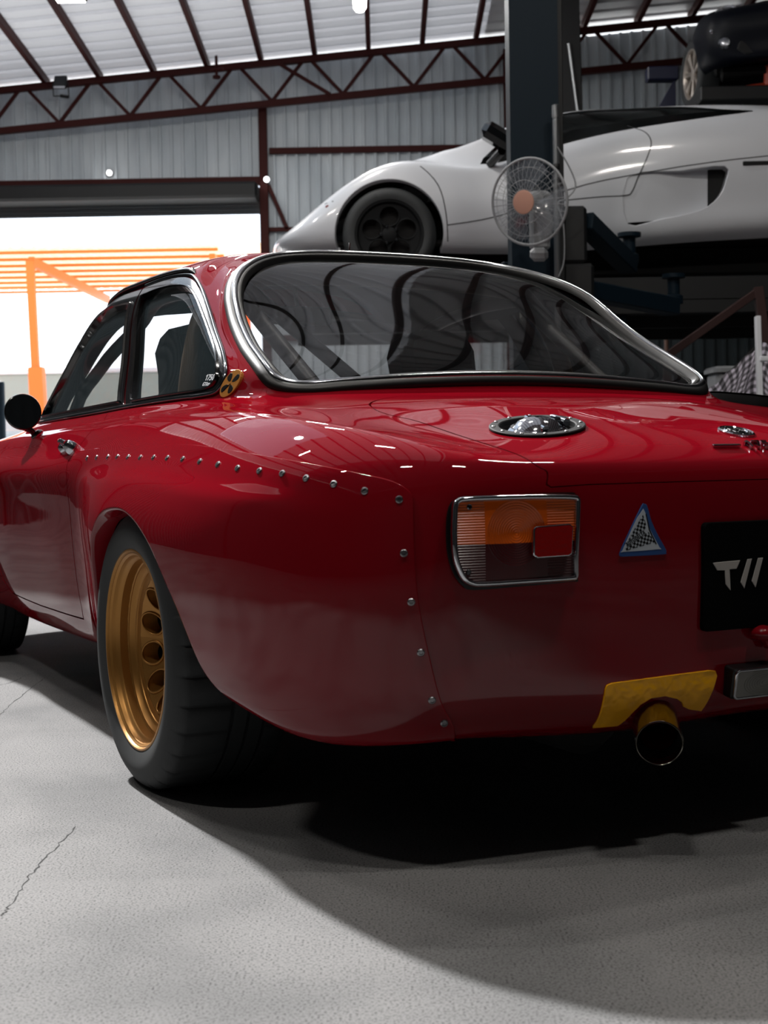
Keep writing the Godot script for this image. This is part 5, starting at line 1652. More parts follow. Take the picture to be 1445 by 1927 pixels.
# ---- lamps
func lamps() -> void:
	var g := "unseen fill battens under the roof"
	var n := 0
	for p in LAMP_SPOTS:
		var y := roof_y(p[0], p[1]) - .34
		var t := thing("fill_batten", p[2], "light", w(p[0], y, p[1]), g)
		var st := new_st()
		box(st, Vector3(.62, .03, .06), Transform3D(Basis(), Vector3(0, .045, 0)), .006)
		for s in [-.22, .22]: tube(st, [Vector3(s, .05, 0), Vector3(s, .33, 0)], .006, 6)
		put("lamp_body", st, M.grey_plastic, t)
		st = new_st()
		tube(st, [Vector3(-.29, .02, 0), Vector3(.29, .02, 0)], .018, 10)
		put("light_tube", st, M.lamp_glow, t)
		var l := AreaLight3D.new()
		l.name = "batten_glow"
		l.area_size = Vector2(.58, .05)
		l.light_energy = BATTEN
		l.light_color = Color(1.0, .98, .95)
		l.shadow_enabled = true
		l.area_range = 40.0
		l.area_normalize_energy = true
		t.add_child(l)
		l.position = Vector3(0, -.004, 0)
		l.rotation.x = -PI / 2
		n += 1
	# hanging bulb
	var hb := thing("hanging_lamp", "bright white capsule lamp hanging on a stem near the top centre of the photo", "lamp", w(-.115, 4.06, 10.5))
	var st := new_st()
	lathe(st, [Vector2(.0, -.10), Vector2(.03, -.095), Vector2(.048, -.07), Vector2(.052, 0), Vector2(.05, .07), Vector2(.045, .09)], Transform3D(), 20)
	put("light_bulb", st, M.bulb_glow, hb)
	st = new_st()
	lathe(st, [Vector2(.0, .09), Vector2(.05, .09), Vector2(.05, .16), Vector2(.03, .2), Vector2(.01, .21), Vector2(.01, 1.55)], Transform3D(), 16)
	put("lamp_holder", st, M.grey_plastic, hb)
	var ol := OmniLight3D.new()
	ol.name = "bulb_glow"
	ol.light_energy = 1.2
	ol.light_size = .05
	ol.omni_range = 40
	ol.shadow_enabled = true
	hb.add_child(ol)
	# panel lamp cut by the top edge
	var pl := thing("panel_lamp", "flat white panel lamp below the roof, cut off by the top edge of the photo", "lamp", w(-1.92, 3.60, 8.9))
	st = new_st()
	bx(st, Vector3(-.10, -.02, -.1), Vector3(.10, .03, .1), .01)
	tube(st, [Vector3(0, .03, 0), Vector3(0, 2.2, 0)], .008, 6)
	put("lamp_body", st, M.shutter_dark, pl)
	st = new_st()
	bx(st, Vector3(-.088, -.026, -.088), Vector3(.088, -.019, .088), .002)
	put("light_panel", st, M.bulb_glow, pl)
	var al := AreaLight3D.new()
	al.name = "panel_glow"
	al.area_size = Vector2(.2, .16)
	al.light_energy = .8
	al.shadow_enabled = true
	al.area_range = 40.0
	al.area_normalize_energy = true
	pl.add_child(al)
	al.position.y = -.032
	al.rotation.x = -PI / 2
	# floodlight on the girder, unlit
	var fd := thing("flood_light", "small square floodlight on a bracket fixed to the girder at the left", "flood light", w(-3.70, 5.115, BACK - .42))
	st = new_st()
	box(st, Vector3(.15, .19, .05), Transform3D(Basis(Vector3(1, 0, 0), -.55), Vector3.ZERO), .012)
	tube(st, [Vector3(-.09, .0, 0), Vector3(-.09, -.15, -.03), Vector3(.09, -.15, -.03), Vector3(.09, 0, 0)], .009, 6)
	tube(st, [Vector3(0, -.15, -.03), Vector3(.04, -.12, -.2)], .02, 8)
	put("lamp_housing", st, M.shutter_dark, fd)
	st = new_st()
	box(st, Vector3(.13, .17, .012), Transform3D(Basis(Vector3(1, 0, 0), -.55), Vector3(0, -.012, .028)), .002)
	put("lamp_glass", st, M.white, fd)
	for p in [[-3.22, 4.13, "small white lamp high on the left of the corrugated wall above the shutter", BACK - .06], [-1.33, 4.0, "small white lamp on the bracket at the right end of the shutter beam", BACK - .16]]:
		var t := thing("spot_lamp", p[2], "lamp", w(p[0], p[1], p[3]))
		st = new_st()
		lathe(st, [Vector2(.0, .05), Vector2(.035, .045), Vector2(.04, .0), Vector2(.036, -.01), Vector2(.03, -.005)], axis(Vector3.ZERO, Vector3(0, .3, -1)), 14)
		put("lamp_body", st, M.grey_plastic, t)
		st = new_st()
		lathe(st, [Vector2(.036, -.008), Vector2(.03, -.024), Vector2(0, -.03)], axis(Vector3.ZERO, Vector3(0, .3, -1)), 14)
		put("light_lens", st, M.spot_glow, t)
		var sl := OmniLight3D.new()
		sl.name = "spot_glow"
		sl.light_energy = .008
		sl.light_size = .03
		sl.shadow_enabled = true
		t.add_child(sl)
		sl.position = Vector3(0, -.012, .035)
	var spk := thing("sprinkler", "short rust-red sprinkler pipe hanging under the roof above the girder", "sprinkler", w(-1.85, 5.20, BACK - .6))
	st = new_st()
	tube(st, [Vector3(0, .14, 0), Vector3(0, -.12, 0)], .018, 8)
	tube(st, [Vector3(-.08, -.02, 0), Vector3(.08, -.02, 0)], .022, 8)
	lathe(st, [Vector2(0, -.12), Vector2(.045, -.12), Vector2(.045, -.09), Vector2(.02, -.08)], Transform3D(), 12)
	put("sprinkler_pipe", st, M.brown, spk)


# ---- the yard beyond the shutter door
func yard() -> void:
	var gr := obj("ground_outside", floor_mesh(Vector2(-60, BACK + .1), Vector2(50, 80), -.02), M.yard)
	tag(gr, "pale sunlit yard outside the shutter door", "", "", "structure")
	var g2 := obj("ground_beside", floor_mesh(Vector2(-60, -6), Vector2(-6.1, BACK + .1), -.02), M.yard)
	tag(g2, "pale sunlit yard beside the hall", "", "", "structure")
	var cn := thing("canopy", "orange steel lean-to canopy with a translucent roof seen through the shutter door", "canopy", w(0, 0, 24))
	var st := new_st()
	st.set_smooth_group(-1)
	for k in 60:
		var x0 := -14.0 + k * .2
		for p in [[0.0, 0.0, .12, 0.0], [.12, 0.0, .15, .03], [.15, .03, .18, .03], [.18, .03, .2, 0.0]]:
			q(st, Vector3(x0 + p[0], 4.3 + p[1], .2), Vector3(x0 + p[2], 4.3 + p[3], .2), Vector3(x0 + p[2], 4.42 + p[3], -6.6), Vector3(x0 + p[0], 4.42 + p[1], -6.6))
	put("canopy_roof", st, M.canopy, cn)
	for k in 8:
		st = new_st()
		bx(st, Vector3(-14, 4.225 + .016 * k, -.92 * k - .035), Vector3(-2.75, 4.275 + .016 * k, -.92 * k + .035))
		put("canopy_purlin", st, M.orange, cn)
	for x in [-12.9, -9.4, -5.93, -2.85]:
		st = new_st()
		bar(st, Vector3(x, 4.1, 0), Vector3(x, 4.2, -6.7), .1, .16)
		put("canopy_rafter", st, M.orange, cn)
	for p in [[-5.95, -.0], [-2.9, -6.5], [-12.9, 0.0], [-9.4, -6.5]]:
		st = new_st()
		bar(st, Vector3(p[0], 4.1, p[1]), Vector3(p[0] + .06, 1.8, p[1]), .13, .13)
		bar(st, Vector3(p[0] + .06, 2.3, p[1]), Vector3(p[0] + .12, 0, p[1]), .24, .24)
		bx(st, Vector3(p[0] - .15, 0, p[1] - .25), Vector3(p[0] + .35, .03, p[1] + .25))
		put("canopy_post", st, M.orange, cn)
	var fw := thing("yard_wall", "pale grey-green boundary wall beyond the orange canopy", "wall", w(-9, 0, 33))
	st = new_st()
	bx(st, Vector3(-22, 0, -.1), Vector3(12, 2.75, .1), .02)
	put("wall_panel", st, mat(Color(.55, .60, .58), .8), fw)
	st = new_st()
	bx(st, Vector3(-22, 2.75, -.16), Vector3(12, 2.86, .16), .02)
	put("wall_coping", st, M.white, fw)
	var bo := thing("yard_post", "dark steel bollard post in the yard at the left edge of the photo", "post", w(-4.86, 0, 17.9))
	st = new_st()
	lathe(st, [Vector2(.16, 0), Vector2(.16, .02), Vector2(.055, .03), Vector2(.055, 1.68), Vector2(.05, 1.71), Vector2(0, 1.72)], Transform3D(), 16)
	put("post_shaft", st, M.lift, bo)
	var bn := thing("yard_tank", "pale round water tank in the yard seen through the car's side windows", "tank", w(-6.6, 0, 27.5))
	st = new_st()
	lathe(st, [Vector2(0, 0), Vector2(1.0, 0), Vector2(1.02, .05), Vector2(1.02, .5), Vector2(1.05, .53), Vector2(1.05, .58), Vector2(1.02, .61), Vector2(1.02, 1.2), Vector2(1.05, 1.23), Vector2(1.05, 1.28), Vector2(1.0, 1.31), Vector2(.9, 1.55), Vector2(.3, 1.72), Vector2(.3, 1.8), Vector2(0, 1.82)], Transform3D(), 48)
	put("tank_shell", st, mat(Color(.62, .68, .70), .6), bn)


# ---- lifts, the cars on them and what stands in the dark corner
func simple_wheel(parent: Node, at: Vector3, bas: Basis, r: float, rim: float, wd: float, spokes: int, rim_m: Material, kind := "holes") -> void:
	var wh := Node3D.new()
	wh.name = nm(parent, "wheel")
	parent.add_child(wh, true)
	wh.transform = Transform3D(bas, at)
	var st := new_st()
	lathe(st, [Vector2(rim - .005, -.02), Vector2(rim + .004, 0), Vector2(rim + .03, .008), Vector2(r - .03, .004), Vector2(r - .008, -.012), Vector2(r, -.03), Vector2(r, -wd + .03), Vector2(r - .03, -wd), Vector2(rim, -wd)], Transform3D(), 48, 40)
	put("tyre", st, M.tyre, wh)
	st = new_st()
	lathe(st, [Vector2(rim, -.015), Vector2(rim, -.002), Vector2(rim - .012, -.004), Vector2(rim - .022, -.02), Vector2(rim - .026, -.06), Vector2(rim - .03, -wd)], Transform3D(), 48)
	if kind == "holes":
		# a flat face pierced by five round holes
		var half := PI / spokes
		var R := rim - .024
		for sgn in [-1.0, 1.0]:
			var blk := PackedVector2Array([Vector2(0, 0.05)])
			for i in 9: blk.append(Vector2.from_angle(PI / 2 - sgn * half * i / 8.0) * R)
			blk.append(Vector2.from_angle(PI / 2 - sgn * half) * .05)
			var e := PackedVector2Array(ellipse(R * .33, R * .33, 24, Vector2(0, R * .60)))
			for pl in Geometry2D.clip_polygons(blk, e):
				var t := Geometry2D.triangulate_polygon(pl)
				for k in spokes:
					st.set_smooth_group(-1)
					for i in t:
						var p := (pl[i] as Vector2).rotated(TAU * k / spokes)
						st.add_vertex(Vector3(p.x, -.025 - .02 * (1 - p.length() / R), p.y))
		for k in spokes:
			var c := Vector2(0, R * .60).rotated(TAU * k / spokes)
			var ring := []
			for i in 20: ring.append(Vector3(c.x + cos(TAU * i / 20) * R * .33, -.032, c.y + sin(TAU * i / 20) * R * .33))
			tube(st, ring, .006, 6, true)
	else:
		for k in spokes:
			var a := TAU * k / spokes
			for s in [-.10, .10]:
				bar(st, Vector3(cos(a + s * .6) * .04, -.03, sin(a + s * .6) * .04), Vector3(cos(a + s) * (rim - .02), -.022, sin(a + s) * (rim - .02)), .022, .02, .004)
	lathe(st, [Vector2(.055, -.045), Vector2(.052, -.02), Vector2(.03, -.012), Vector2(0, -.012)], Transform3D(), 20)
	put("rim", st, rim_m, wh)
	st = new_st()
	lathe(st, [Vector2(rim - .04, -.10), Vector2(0, -.10)], Transform3D(), 30)
	put("brake_disc", st, M.brake, wh)
	if kind == "holes":
		st = new_st()
		for k in 5:
			var a := TAU * k / 5
			lathe(st, [Vector2(.012, -.04), Vector2(.012, -.012), Vector2(.008, -.006), Vector2(0, -.005)], Transform3D(Basis(), Vector3(cos(a) * .06, 0, sin(a) * .06)), 8)
		put("wheel_nuts", st, M.chrome, wh)


func white_car() -> void:
	var T := Surf.new(WHITE)
	var car := thing("white_wedge_car", "low white wedge-shaped sports car raised on the lift behind the red coupe", "car", w(2.72, 1.87, 10.62))
	car.rotation.y = PI / 2
	var arch := func(x0: float, z0: float, r: float) -> Array:
		var out := []
		for k in 25:
			var a := deg_to_rad(-25.0 + 230.0 * k / 24)
			out.append(on_flank(T, x0 + r * cos(a), z0 + r * sin(a), 18 if x0 > 1 else 70, 54 if x0 > 1 else 118))
		return crom(out, false, 2)
	var af: Array = arch.call(2.65, .325, .378)
	var ar: Array = arch.call(-.36, .36, .38)
	var afp: Array = af + [Vector2(af[-1].x, -.5), Vector2(af[0].x, -.5)]
	var arp: Array = ar + [Vector2(ar[-1].x, -.5), Vector2(ar[0].x, -.5)]
	var glass := crom([Vector2(3.78, 4.12), Vector2(4.7, 4.10), Vector2(5.76, 4.08), Vector2(6.6, 4.12), Vector2(7.35, 4.35), Vector2(7.1, 5.0), Vector2(6.6, 5.8), Vector2(5.9, 6.3), Vector2(5.2, 6.38), Vector2(4.5, 6.2), Vector2(4.08, 5.4)], true, 3)
	var screen := [Vector2(-.5, 5.25), Vector2(1.8, 5.25), Vector2(3.0, 5.25), Vector2(3.35, 5.5), Vector2(3.4, 6.3), Vector2(3.0, 6.48), Vector2(-.5, 6.48)]
	var flank := func(pts: Array) -> Array:
		var out := []
		for p in pts: out.append(on_flank(T, p.x, p.y, 12, 118))
		return out
	# the scoop in the flank
	var scoop := crom(flank.call([Vector2(1.02, .675), Vector2(.66, .715), Vector2(.36, .74), Vector2(.35, .64), Vector2(.40, .53), Vector2(.53, .44), Vector2(.80, .385), Vector2(1.02, .36)]), true, 3)
	var A := Acc.new()
	var G := Acc.new()
	var L := Acc.new()
	var I := [Acc.new(), Acc.new()]
	for side in [1, -1]:
		patch(A, T, [0, 11, 0, 8], [], [afp, arp, glass, screen, scoop], 0, side)
		band(A, T, af, false, [Vector2(0, 0), Vector2(-.004, -.002), Vector2(-.006, -.04)], side)
		band(A, T, ar, false, [Vector2(0, 0), Vector2(-.004, -.002), Vector2(-.006, -.04)], side)
		patch(G, T, [4, 8, 5, 8], glass, [], -.01, side)
		patch(G, T, [0, 5, 5, 8], screen, [], -.01, side)
		patch(I[0 if side == 1 else 1], T, [5, 9, 1, 4], scoop, [], func(u: float, _v: float) -> float: return -.004 - .12 * smoothstep(5.9, 7.3, u), side)
		band(I[0 if side == 1 else 1], T, scoop, true, [Vector2(0, 0), Vector2(-.004, -.004), Vector2(-.004, -.125)], side)
		patch(L, T, [1, 10.9, .4, 4.9], [], [afp, arp], -.09, side)
	obj("body_shell", A.mesh(), M.white_paint, car)
	for side in 2: obj("side_scoop", I[side].mesh(), M.white_paint, car)
	obj("car_window", G.mesh(), M.glass_dark, car)
	obj("body_lining", L.mesh(), M.dark, car)
	# lines of the door, drawn as thin proud seams
	A = Acc.new()
	for l in [[Vector2(.99, 1.06), Vector2(.90, 1.01), Vector2(.85, .927), Vector2(.88, .817), Vector2(.95, .67), Vector2(.99, .58), Vector2(1.04, .554), Vector2(1.26, .546), Vector2(1.70, .517)], [Vector2(2.25, .378), Vector2(1.90, .433), Vector2(1.43, .60), Vector2(.84, .715), Vector2(.07, .80), Vector2(-.6, .83)], [Vector2(2.43, .79), Vector2(2.31, .65), Vector2(2.26, .45), Vector2(2.25, .27)], [Vector2(3.38, .43), Vector2(3.2, .50), Vector2(3.03, .56)]]:
		l = crom(flank.call(l), false, 4)
		band(A, T, l, false, [Vector2(-.004, .0), Vector2(-.003, .0012), Vector2(.003, .0012), Vector2(.004, 0)], 1)
	obj("panel_seam", A.mesh(), M.shutter_dark, car)
	var st := new_st()
	bx(st, c3(.24, 1.021, .74), c3(-.05, .95, .765), .004)
	put("vent_slot", st, M.dark, car)
	st = new_st()
	for z in [[-1.08, 3.2, .82, .26, .30], [-.9, 3.0, .60, .05, .26]]:
		bx(st, c3(z[0], z[2], z[3]), c3(z[1], -z[2], z[4]), .02)
	for k in 4: tube(st, [c3(-.5 + k * .3, -.3 + .2 * k, .2), c3(1.6, -.3 + .2 * k, .19)], .03, 8)
	put("underbody", st, M.dark, car)
	# mirror
	st = new_st()
	tube(st, [c3(1.95, .88, .80), c3(1.88, 1.0, .86)], .03, 8)
	box(st, Vector3(.16, .12, .34), Transform3D(Basis(Vector3(1, 0, 0), .55), c3(1.86, 1.02, .93)), .045)
	put("door_mirror", st, M.black_gloss, car)
	st = new_st()
	lathe(st, [Vector2(.017, -.01), Vector2(.017, .004), Vector2(.012, .008), Vector2(0, .009)], axis(c3(3.07, .915, .52), c3(.2, 1, .1)), 12)
	put("side_marker", st, mat(Color(.45, .05, .04), .4), car)
	var lb := Basis(Vector3(0, 0, 1), PI / 2)
	for p in [[2.65, .325, .95], [-.36, .325, .99]]:
		simple_wheel(car, c3(p[0], p[2], p[1]), lb * Basis(Vector3(0, 1, 0), .3), .322, .235, .25, 5, M.gunmetal)
		simple_wheel(car, c3(p[0], -p[2], p[1]), Basis(Vector3(0, 0, 1), -PI / 2), .322, .235, .25, 5, M.gunmetal)


func blue_car() -> void:
	var car := thing("blue_roadster", "dark blue roadster with a round headlight parked high on the rear lift", "car", w(3.98, 3.64, 14.26))
	car.rotation.y = PI - .22
	var sc := Vector3(.93, 1.0, .96)
	var A := Acc.new()
	var G := Acc.new()
	var af := ellipse(1.0, 2.6, 30, Vector2(3.97, 1.2))
	var ar := ellipse(1.15, 2.6, 30, Vector2(11.9, 1.2))
	for side in [1, -1]:
		patch(A, S, [0, 18, 0, 11], [], [af, ar], 0, side)
		patch(G, S, [0, 18, 11, 17], [], [], 0, side)
	var shell := obj("body_shell", A.mesh(), M.navy, car)
	shell.scale = sc
	var top := obj("soft_top", G.mesh(), M.rubber, car)
	top.scale = sc
	for s in [1.0, -1.0]:
		var st := new_st()
		lathe(st, [Vector2(.105, -.09), Vector2(.112, .0), Vector2(.105, .012), Vector2(.09, .008), Vector2(.06, .022), Vector2(0, .028)], axis(c3(2.80, s * .50, .585), c3(1, .1 * s, .3)), 28)
		put("headlight", st, M.chrome_soft, car)
		st = new_st()
		lathe(st, [Vector2(.05, -.05), Vector2(.052, .0), Vector2(.04, .012), Vector2(0, .016)], axis(c3(2.87, s * .52, .36), c3(1, .1 * s, 0)), 20)
		put("fog_lamp", st, M.chrome_dark, car)
		for p in [Vector2(2.83, .62), Vector2(2.84, .36)]:
			st = new_st()
			lathe(st, [Vector2(.018, -.03), Vector2(.018, .0), Vector2(0, .01)], axis(c3(p.x, s * p.y, .47), c3(1, 0, 0)), 12)
			put("marker_lamp", st, M.chrome, car)
		for x in [2.19, 0.0]:
			simple_wheel(car, c3(x, s * .80, .30), Basis(Vector3(0, 1, 0), .30 if x > 1.0 else 0.0) * Basis(Vector3(0, 0, 1), PI / 2 * s), .30, .215, .2, 7, M.bright_rim, "spokes")
	var st2 := new_st()
	bx(st2, c3(2.6, .55, .16), c3(-.7, -.55, .24), .02)
	for x in [2.19, 0.0]: bx(st2, c3(x + .36, .6, .2), c3(x - .36, -.6, .60), .02)
	prism(st2, crom([Vector2(-.36, .25), Vector2(.36, .25), Vector2(.32, .40), Vector2(-.32, .40)], true, 3), Transform3D(Basis(Vector3(-1, 0, 0), Vector3(0, 1, 0), Vector3(0, 0, -1)), c3(2.80, 0, 0)), 0, .10, .01)
	put("floor_pan", st2, M.dark, car)


func lifts() -> void:
	# front two-post lift
	var lf := thing("two_post_lift", "dark teal two-post car lift whose column stands behind the red coupe's roof", "car lift", w(.935, 0, 8.45))
	var st := new_st()
	prism(st, [Vector2(-.155, .12), Vector2(.13, .12), Vector2(.13, .09), Vector2(.10, .09), Vector2(.10, -.11), Vector2(.13, -.11), Vector2(.13, -.14), Vector2(-.155, -.14)], Transform3D(Basis(Vector3(1, 0, 0), Vector3(0, 0, -1), Vector3(0, 1, 0)), Vector3.ZERO), .02, 4.6, .003)
	put("column", st, M.lift, lf)
	st = new_st()
	bx(st, Vector3(-.35, 0, -.35), Vector3(.35, .025, .35), .004)
	put("base_plate", st, M.lift, lf)
	st = new_st()
	bx(st, Vector3(.11, .05, -.12), Vector3(.165, 4.55, .08), .004)
	put("slide_channel", st, M.lift_dark, lf)
	st = new_st()
	bx(st, Vector3(.15, 1.80, -.26), Vector3(.30, 2.14, .08), .02)
	bx(st, Vector3(.15, 1.56, -.5), Vector3(.34, 1.80, .08), .02)
	put("carriage", st, M.lift_dark, lf)
	for a in [[Vector3(.29, 2.06, .0), Vector3(.66, 1.86, -.55)], [Vector3(.30, 1.66, -.1), Vector3(.95, 1.60, -.6)], [Vector3(-.12, 1.80, -.2), Vector3(-.40, 1.68, -.75)]]:
		st = new_st()
		bar(st, a[0], a[1], .12, .11, .008)
		lathe(st, [Vector2(.06, 0), Vector2(.06, .05), Vector2(.04, .06), Vector2(.04, .16), Vector2(.075, .165), Vector2(.075, .19), Vector2(0, .19)], Transform3D(Basis(), a[1] + Vector3(0, .02, 0)), 16)
		put("lift_arm", st, M.lift, lf)
	var cp := thing("conduit_pipe", "thin bright metal conduit pipe fixed upright to the lift column", "pipe", w(1.035, 0, 8.22))
	st = new_st()
	tube(st, [Vector3(0, .02, 0), Vector3(0, 2.68, 0)], .0185, 12)
	lathe(st, [Vector2(.023, 2.62), Vector2(.023, 2.69), Vector2(.017, 2.695), Vector2(0, 2.695)], Transform3D(), 12)
	put("pipe_run", st, M.steel_pipe, cp)
	st = new_st()
	for y in [.6, 1.58, 2.32]: lathe(st, [Vector2(.022, y), Vector2(.0235, y + .004), Vector2(.0235, y + .03), Vector2(.022, y + .034)], Transform3D(), 12)
	put("pipe_clamp", st, M.lift_dark, cp)
	var cb := thing("fan_cable", "thin grey cable looping beside the conduit pipe above the fan", "cable", w(1.06, 0, 8.2))
	st = new_st()
	tube(st, crom([Vector3(-.02, 2.45, 0), Vector3(.05, 2.33, 0), Vector3(.085, 2.22, 0), Vector3(.03, 2.15, 0), Vector3(-.02, 2.12, .01), Vector3(.01, 2.0, .01), Vector3(.012, 1.8, .01), Vector3(-.02, 1.7, .01)], false, 5), .0045, 6)
	put("cable_run", st, M.grey_plastic, cb)
	fan()
	# taller lift behind, carrying the blue car
	var l2 := thing("parking_lift", "tall dark parking lift behind the white car with a platform under the blue roadster", "car lift", w(0, 0, 13.4))
	for p in [[1.86, 0.0, .20], [6.0, 0.0, .2], [1.86, -3.2, .2], [6.0, -3.2, .2]]:
		st = new_st()
		bar(st, Vector3(p[0] + .05, 0, p[1]), Vector3(p[0] - .05, 5.0, p[1]), p[2], .22, .006)
		bx(st, Vector3(p[0] - .2, 0, p[1] - .2), Vector3(p[0] + .3, .02, p[1] + .2))
		put("lift_post", st, M.lift_dark, l2)
	for x in [2.95, 4.55]:
		st = new_st()
		bx(st, Vector3(x - .32, 3.52, -3.3), Vector3(x + .32, 3.635, 1.9), .01)
		put("runway", st, M.lift_dark, l2)
	for z in [.05, -3.2]:
		st = new_st()
		bx(st, Vector3(1.8, 3.40, z - .1), Vector3(6.0, 3.56, z + .1), .008)
		put("cross_beam", st, M.lift_dark, l2)
	st = new_st()
	bx(st, Vector3(2.44, 4.02, .52), Vector3(2.72, 4.14, .66), .01)
	prism(st, [Vector2(2.46, 3.64), Vector2(2.70, 3.64), Vector2(2.70, 4.05)], Transform3D(Basis(), Vector3(0, 0, 0)), .54, .62, .006)
	put("wheel_stop", st, mat(Color(.05, .075, .19), .4), l2)
	st = new_st()
	tube(st, [Vector3(1.80, 4.5, .15), Vector3(1.90, 3.7, .15)], .018, 8)
	put("safety_rod", st, M.steel_pipe, l2)
	# jack on the platform
	var jk := thing("orange_jack", "small orange jack standing on the platform beside the blue roadster", "jack", w(3.24, 3.635, 11.7))
	st = new_st()
	lathe(st, [Vector2(.09, 0), Vector2(.09, .02), Vector2(.045, .05), Vector2(.04, .14), Vector2(.02, .145), Vector2(.02, .2), Vector2(.035, .205), Vector2(0, .22)], Transform3D(), 14)
	tube(st, [Vector3(0, .06, 0), Vector3(-.22, .02, .05)], .014, 6)
	put("jack_body", st, mat(Color(.55, .17, .07), .5), jk)
	# lower platform in the dark under the white car
	var l3 := thing("lift_platform", "black steel lift platform that carries the raised white car", "lift platform", w(0, 0, 9.8))
	for k in 3:
		st = new_st()
		bx(st, Vector3(-.7, 1.70, -.9 - 1.1 * k), Vector3(6.4, 1.87, .15 - 1.1 * k), .01)
		bx(st, Vector3(-.7, 1.62, .08 - 1.1 * k), Vector3(6.4, 1.72, .15 - 1.1 * k), .004)
		put("ramp", st, M.lift_dark, l3)
	st = new_st()
	bx(st, Vector3(1.5, 1.50, -3.2), Vector3(1.7, 1.70, .1), .01)
	bx(st, Vector3(5.9, 1.50, -3.2), Vector3(6.1, 1.70, .1), .01)
	put("cross_beam", st, M.lift, l3)
	for x in [6.25]:
		for z in [-3.1, .0]:
			st = new_st()
			bx(st, Vector3(x - .07, 0, z - .07), Vector3(x + .07, 1.7, z + .07), .006)
			put("platform_leg", st, M.lift_dark, l3)
	corner()


func fan() -> void:
	var fn := thing("wall_fan", "wall fan with a clear round guard and pink hub mounted on the lift column", "fan", w(.845, 2.085, 7.92))
	var B := Basis(Vector3(0, 1, 0), -.62) * Basis(Vector3(1, 0, 0), .16)
	var axf := Transform3D(B * Basis(Vector3(1, 0, 0), PI / 2), Vector3.ZERO)   # y of axf: the fan's axis, towards the viewer
	var R := .238
	var st := new_st()
	for h in [.0, .0]: pass
	var ring := []
	for k in 48: ring.append(axf * Vector3(cos(TAU * k / 48) * R, 0, sin(TAU * k / 48) * R))
	tube(st, ring, .008, 8, true)
	for rr in [[.19, .036], [.12, .058], [.07, .066]]:
		for s in [1.0, -1.0]:
			var r2 := []
			for k in 40: r2.append(axf * Vector3(cos(TAU * k / 40) * rr[0], rr[1] * s, sin(TAU * k / 40) * rr[0]))
			tube(st, r2, .0016, 5, true)
	for k in 36:
		var c := Vector2.from_angle(TAU * k / 36)
		for s in [1.0, -1.0]:
			var sp := []
			for t in [[.06, .066], [.12, .058], [.19, .036], [.236, .004]]: sp.append(axf * Vector3(c.x * t[0], t[1] * s, c.y * t[0]))
			tube(st, sp, .0012, 4, false, false)
	put("guard", st, M.grey_plastic, fn)
	st = new_st()
	lathe(st, [Vector2(.066, .066), Vector2(.064, .071), Vector2(.05, .074), Vector2(0, .075)], axf, 30)
	put("hub_disc", st, M.pink, fn)
	for k in 3:
		st = new_st()
		st.set_smooth_group(1)
		var a0 := TAU * k / 3 + .5
		var rows := []
		for i in 8:
			var t := i / 7.0
			var row := []
			for j in 6:
				var u := j / 5.0
				var rr := .035 + (.175 + .03 * sin(t * PI)) * u
				var an := a0 + (t - .5) * (1.1 + .55 * u)
				row.append(axf * Vector3(cos(an) * rr, (t - .5) * .055, sin(an) * rr))
			rows.append(row)
		for i in 7:
			for j in 5: q(st, rows[i][j], rows[i + 1][j], rows[i + 1][j + 1], rows[i][j + 1])
		put("blade", st, M.clear_plastic, fn)
	st = new_st()
	lathe(st, [Vector2(.03, .03), Vector2(.035, -.02), Vector2(.05, -.04), Vector2(.062, -.07), Vector2(.06, -.17), Vector2(.045, -.20), Vector2(0, -.205)], axf, 24)
	put("motor", st, M.grey_plastic, fn)
	st = new_st()
	tube(st, crom([axf * Vector3(0, -.12, .02), Vector3(.12, -.10, -.12), Vector3(.10, -.2, -.16)], false, 4), .03, 10)
	box(st, Vector3(.115, .24, .07), Transform3D(Basis(), Vector3(.075, -.13, -.17)), .02)
	box(st, Vector3(.10, .075, .09), Transform3D(Basis(Vector3(1, 0, 0), .3), Vector3(.065, -.275, -.13)), .025)
	put("fan_bracket", st, M.grey_plastic, fn)


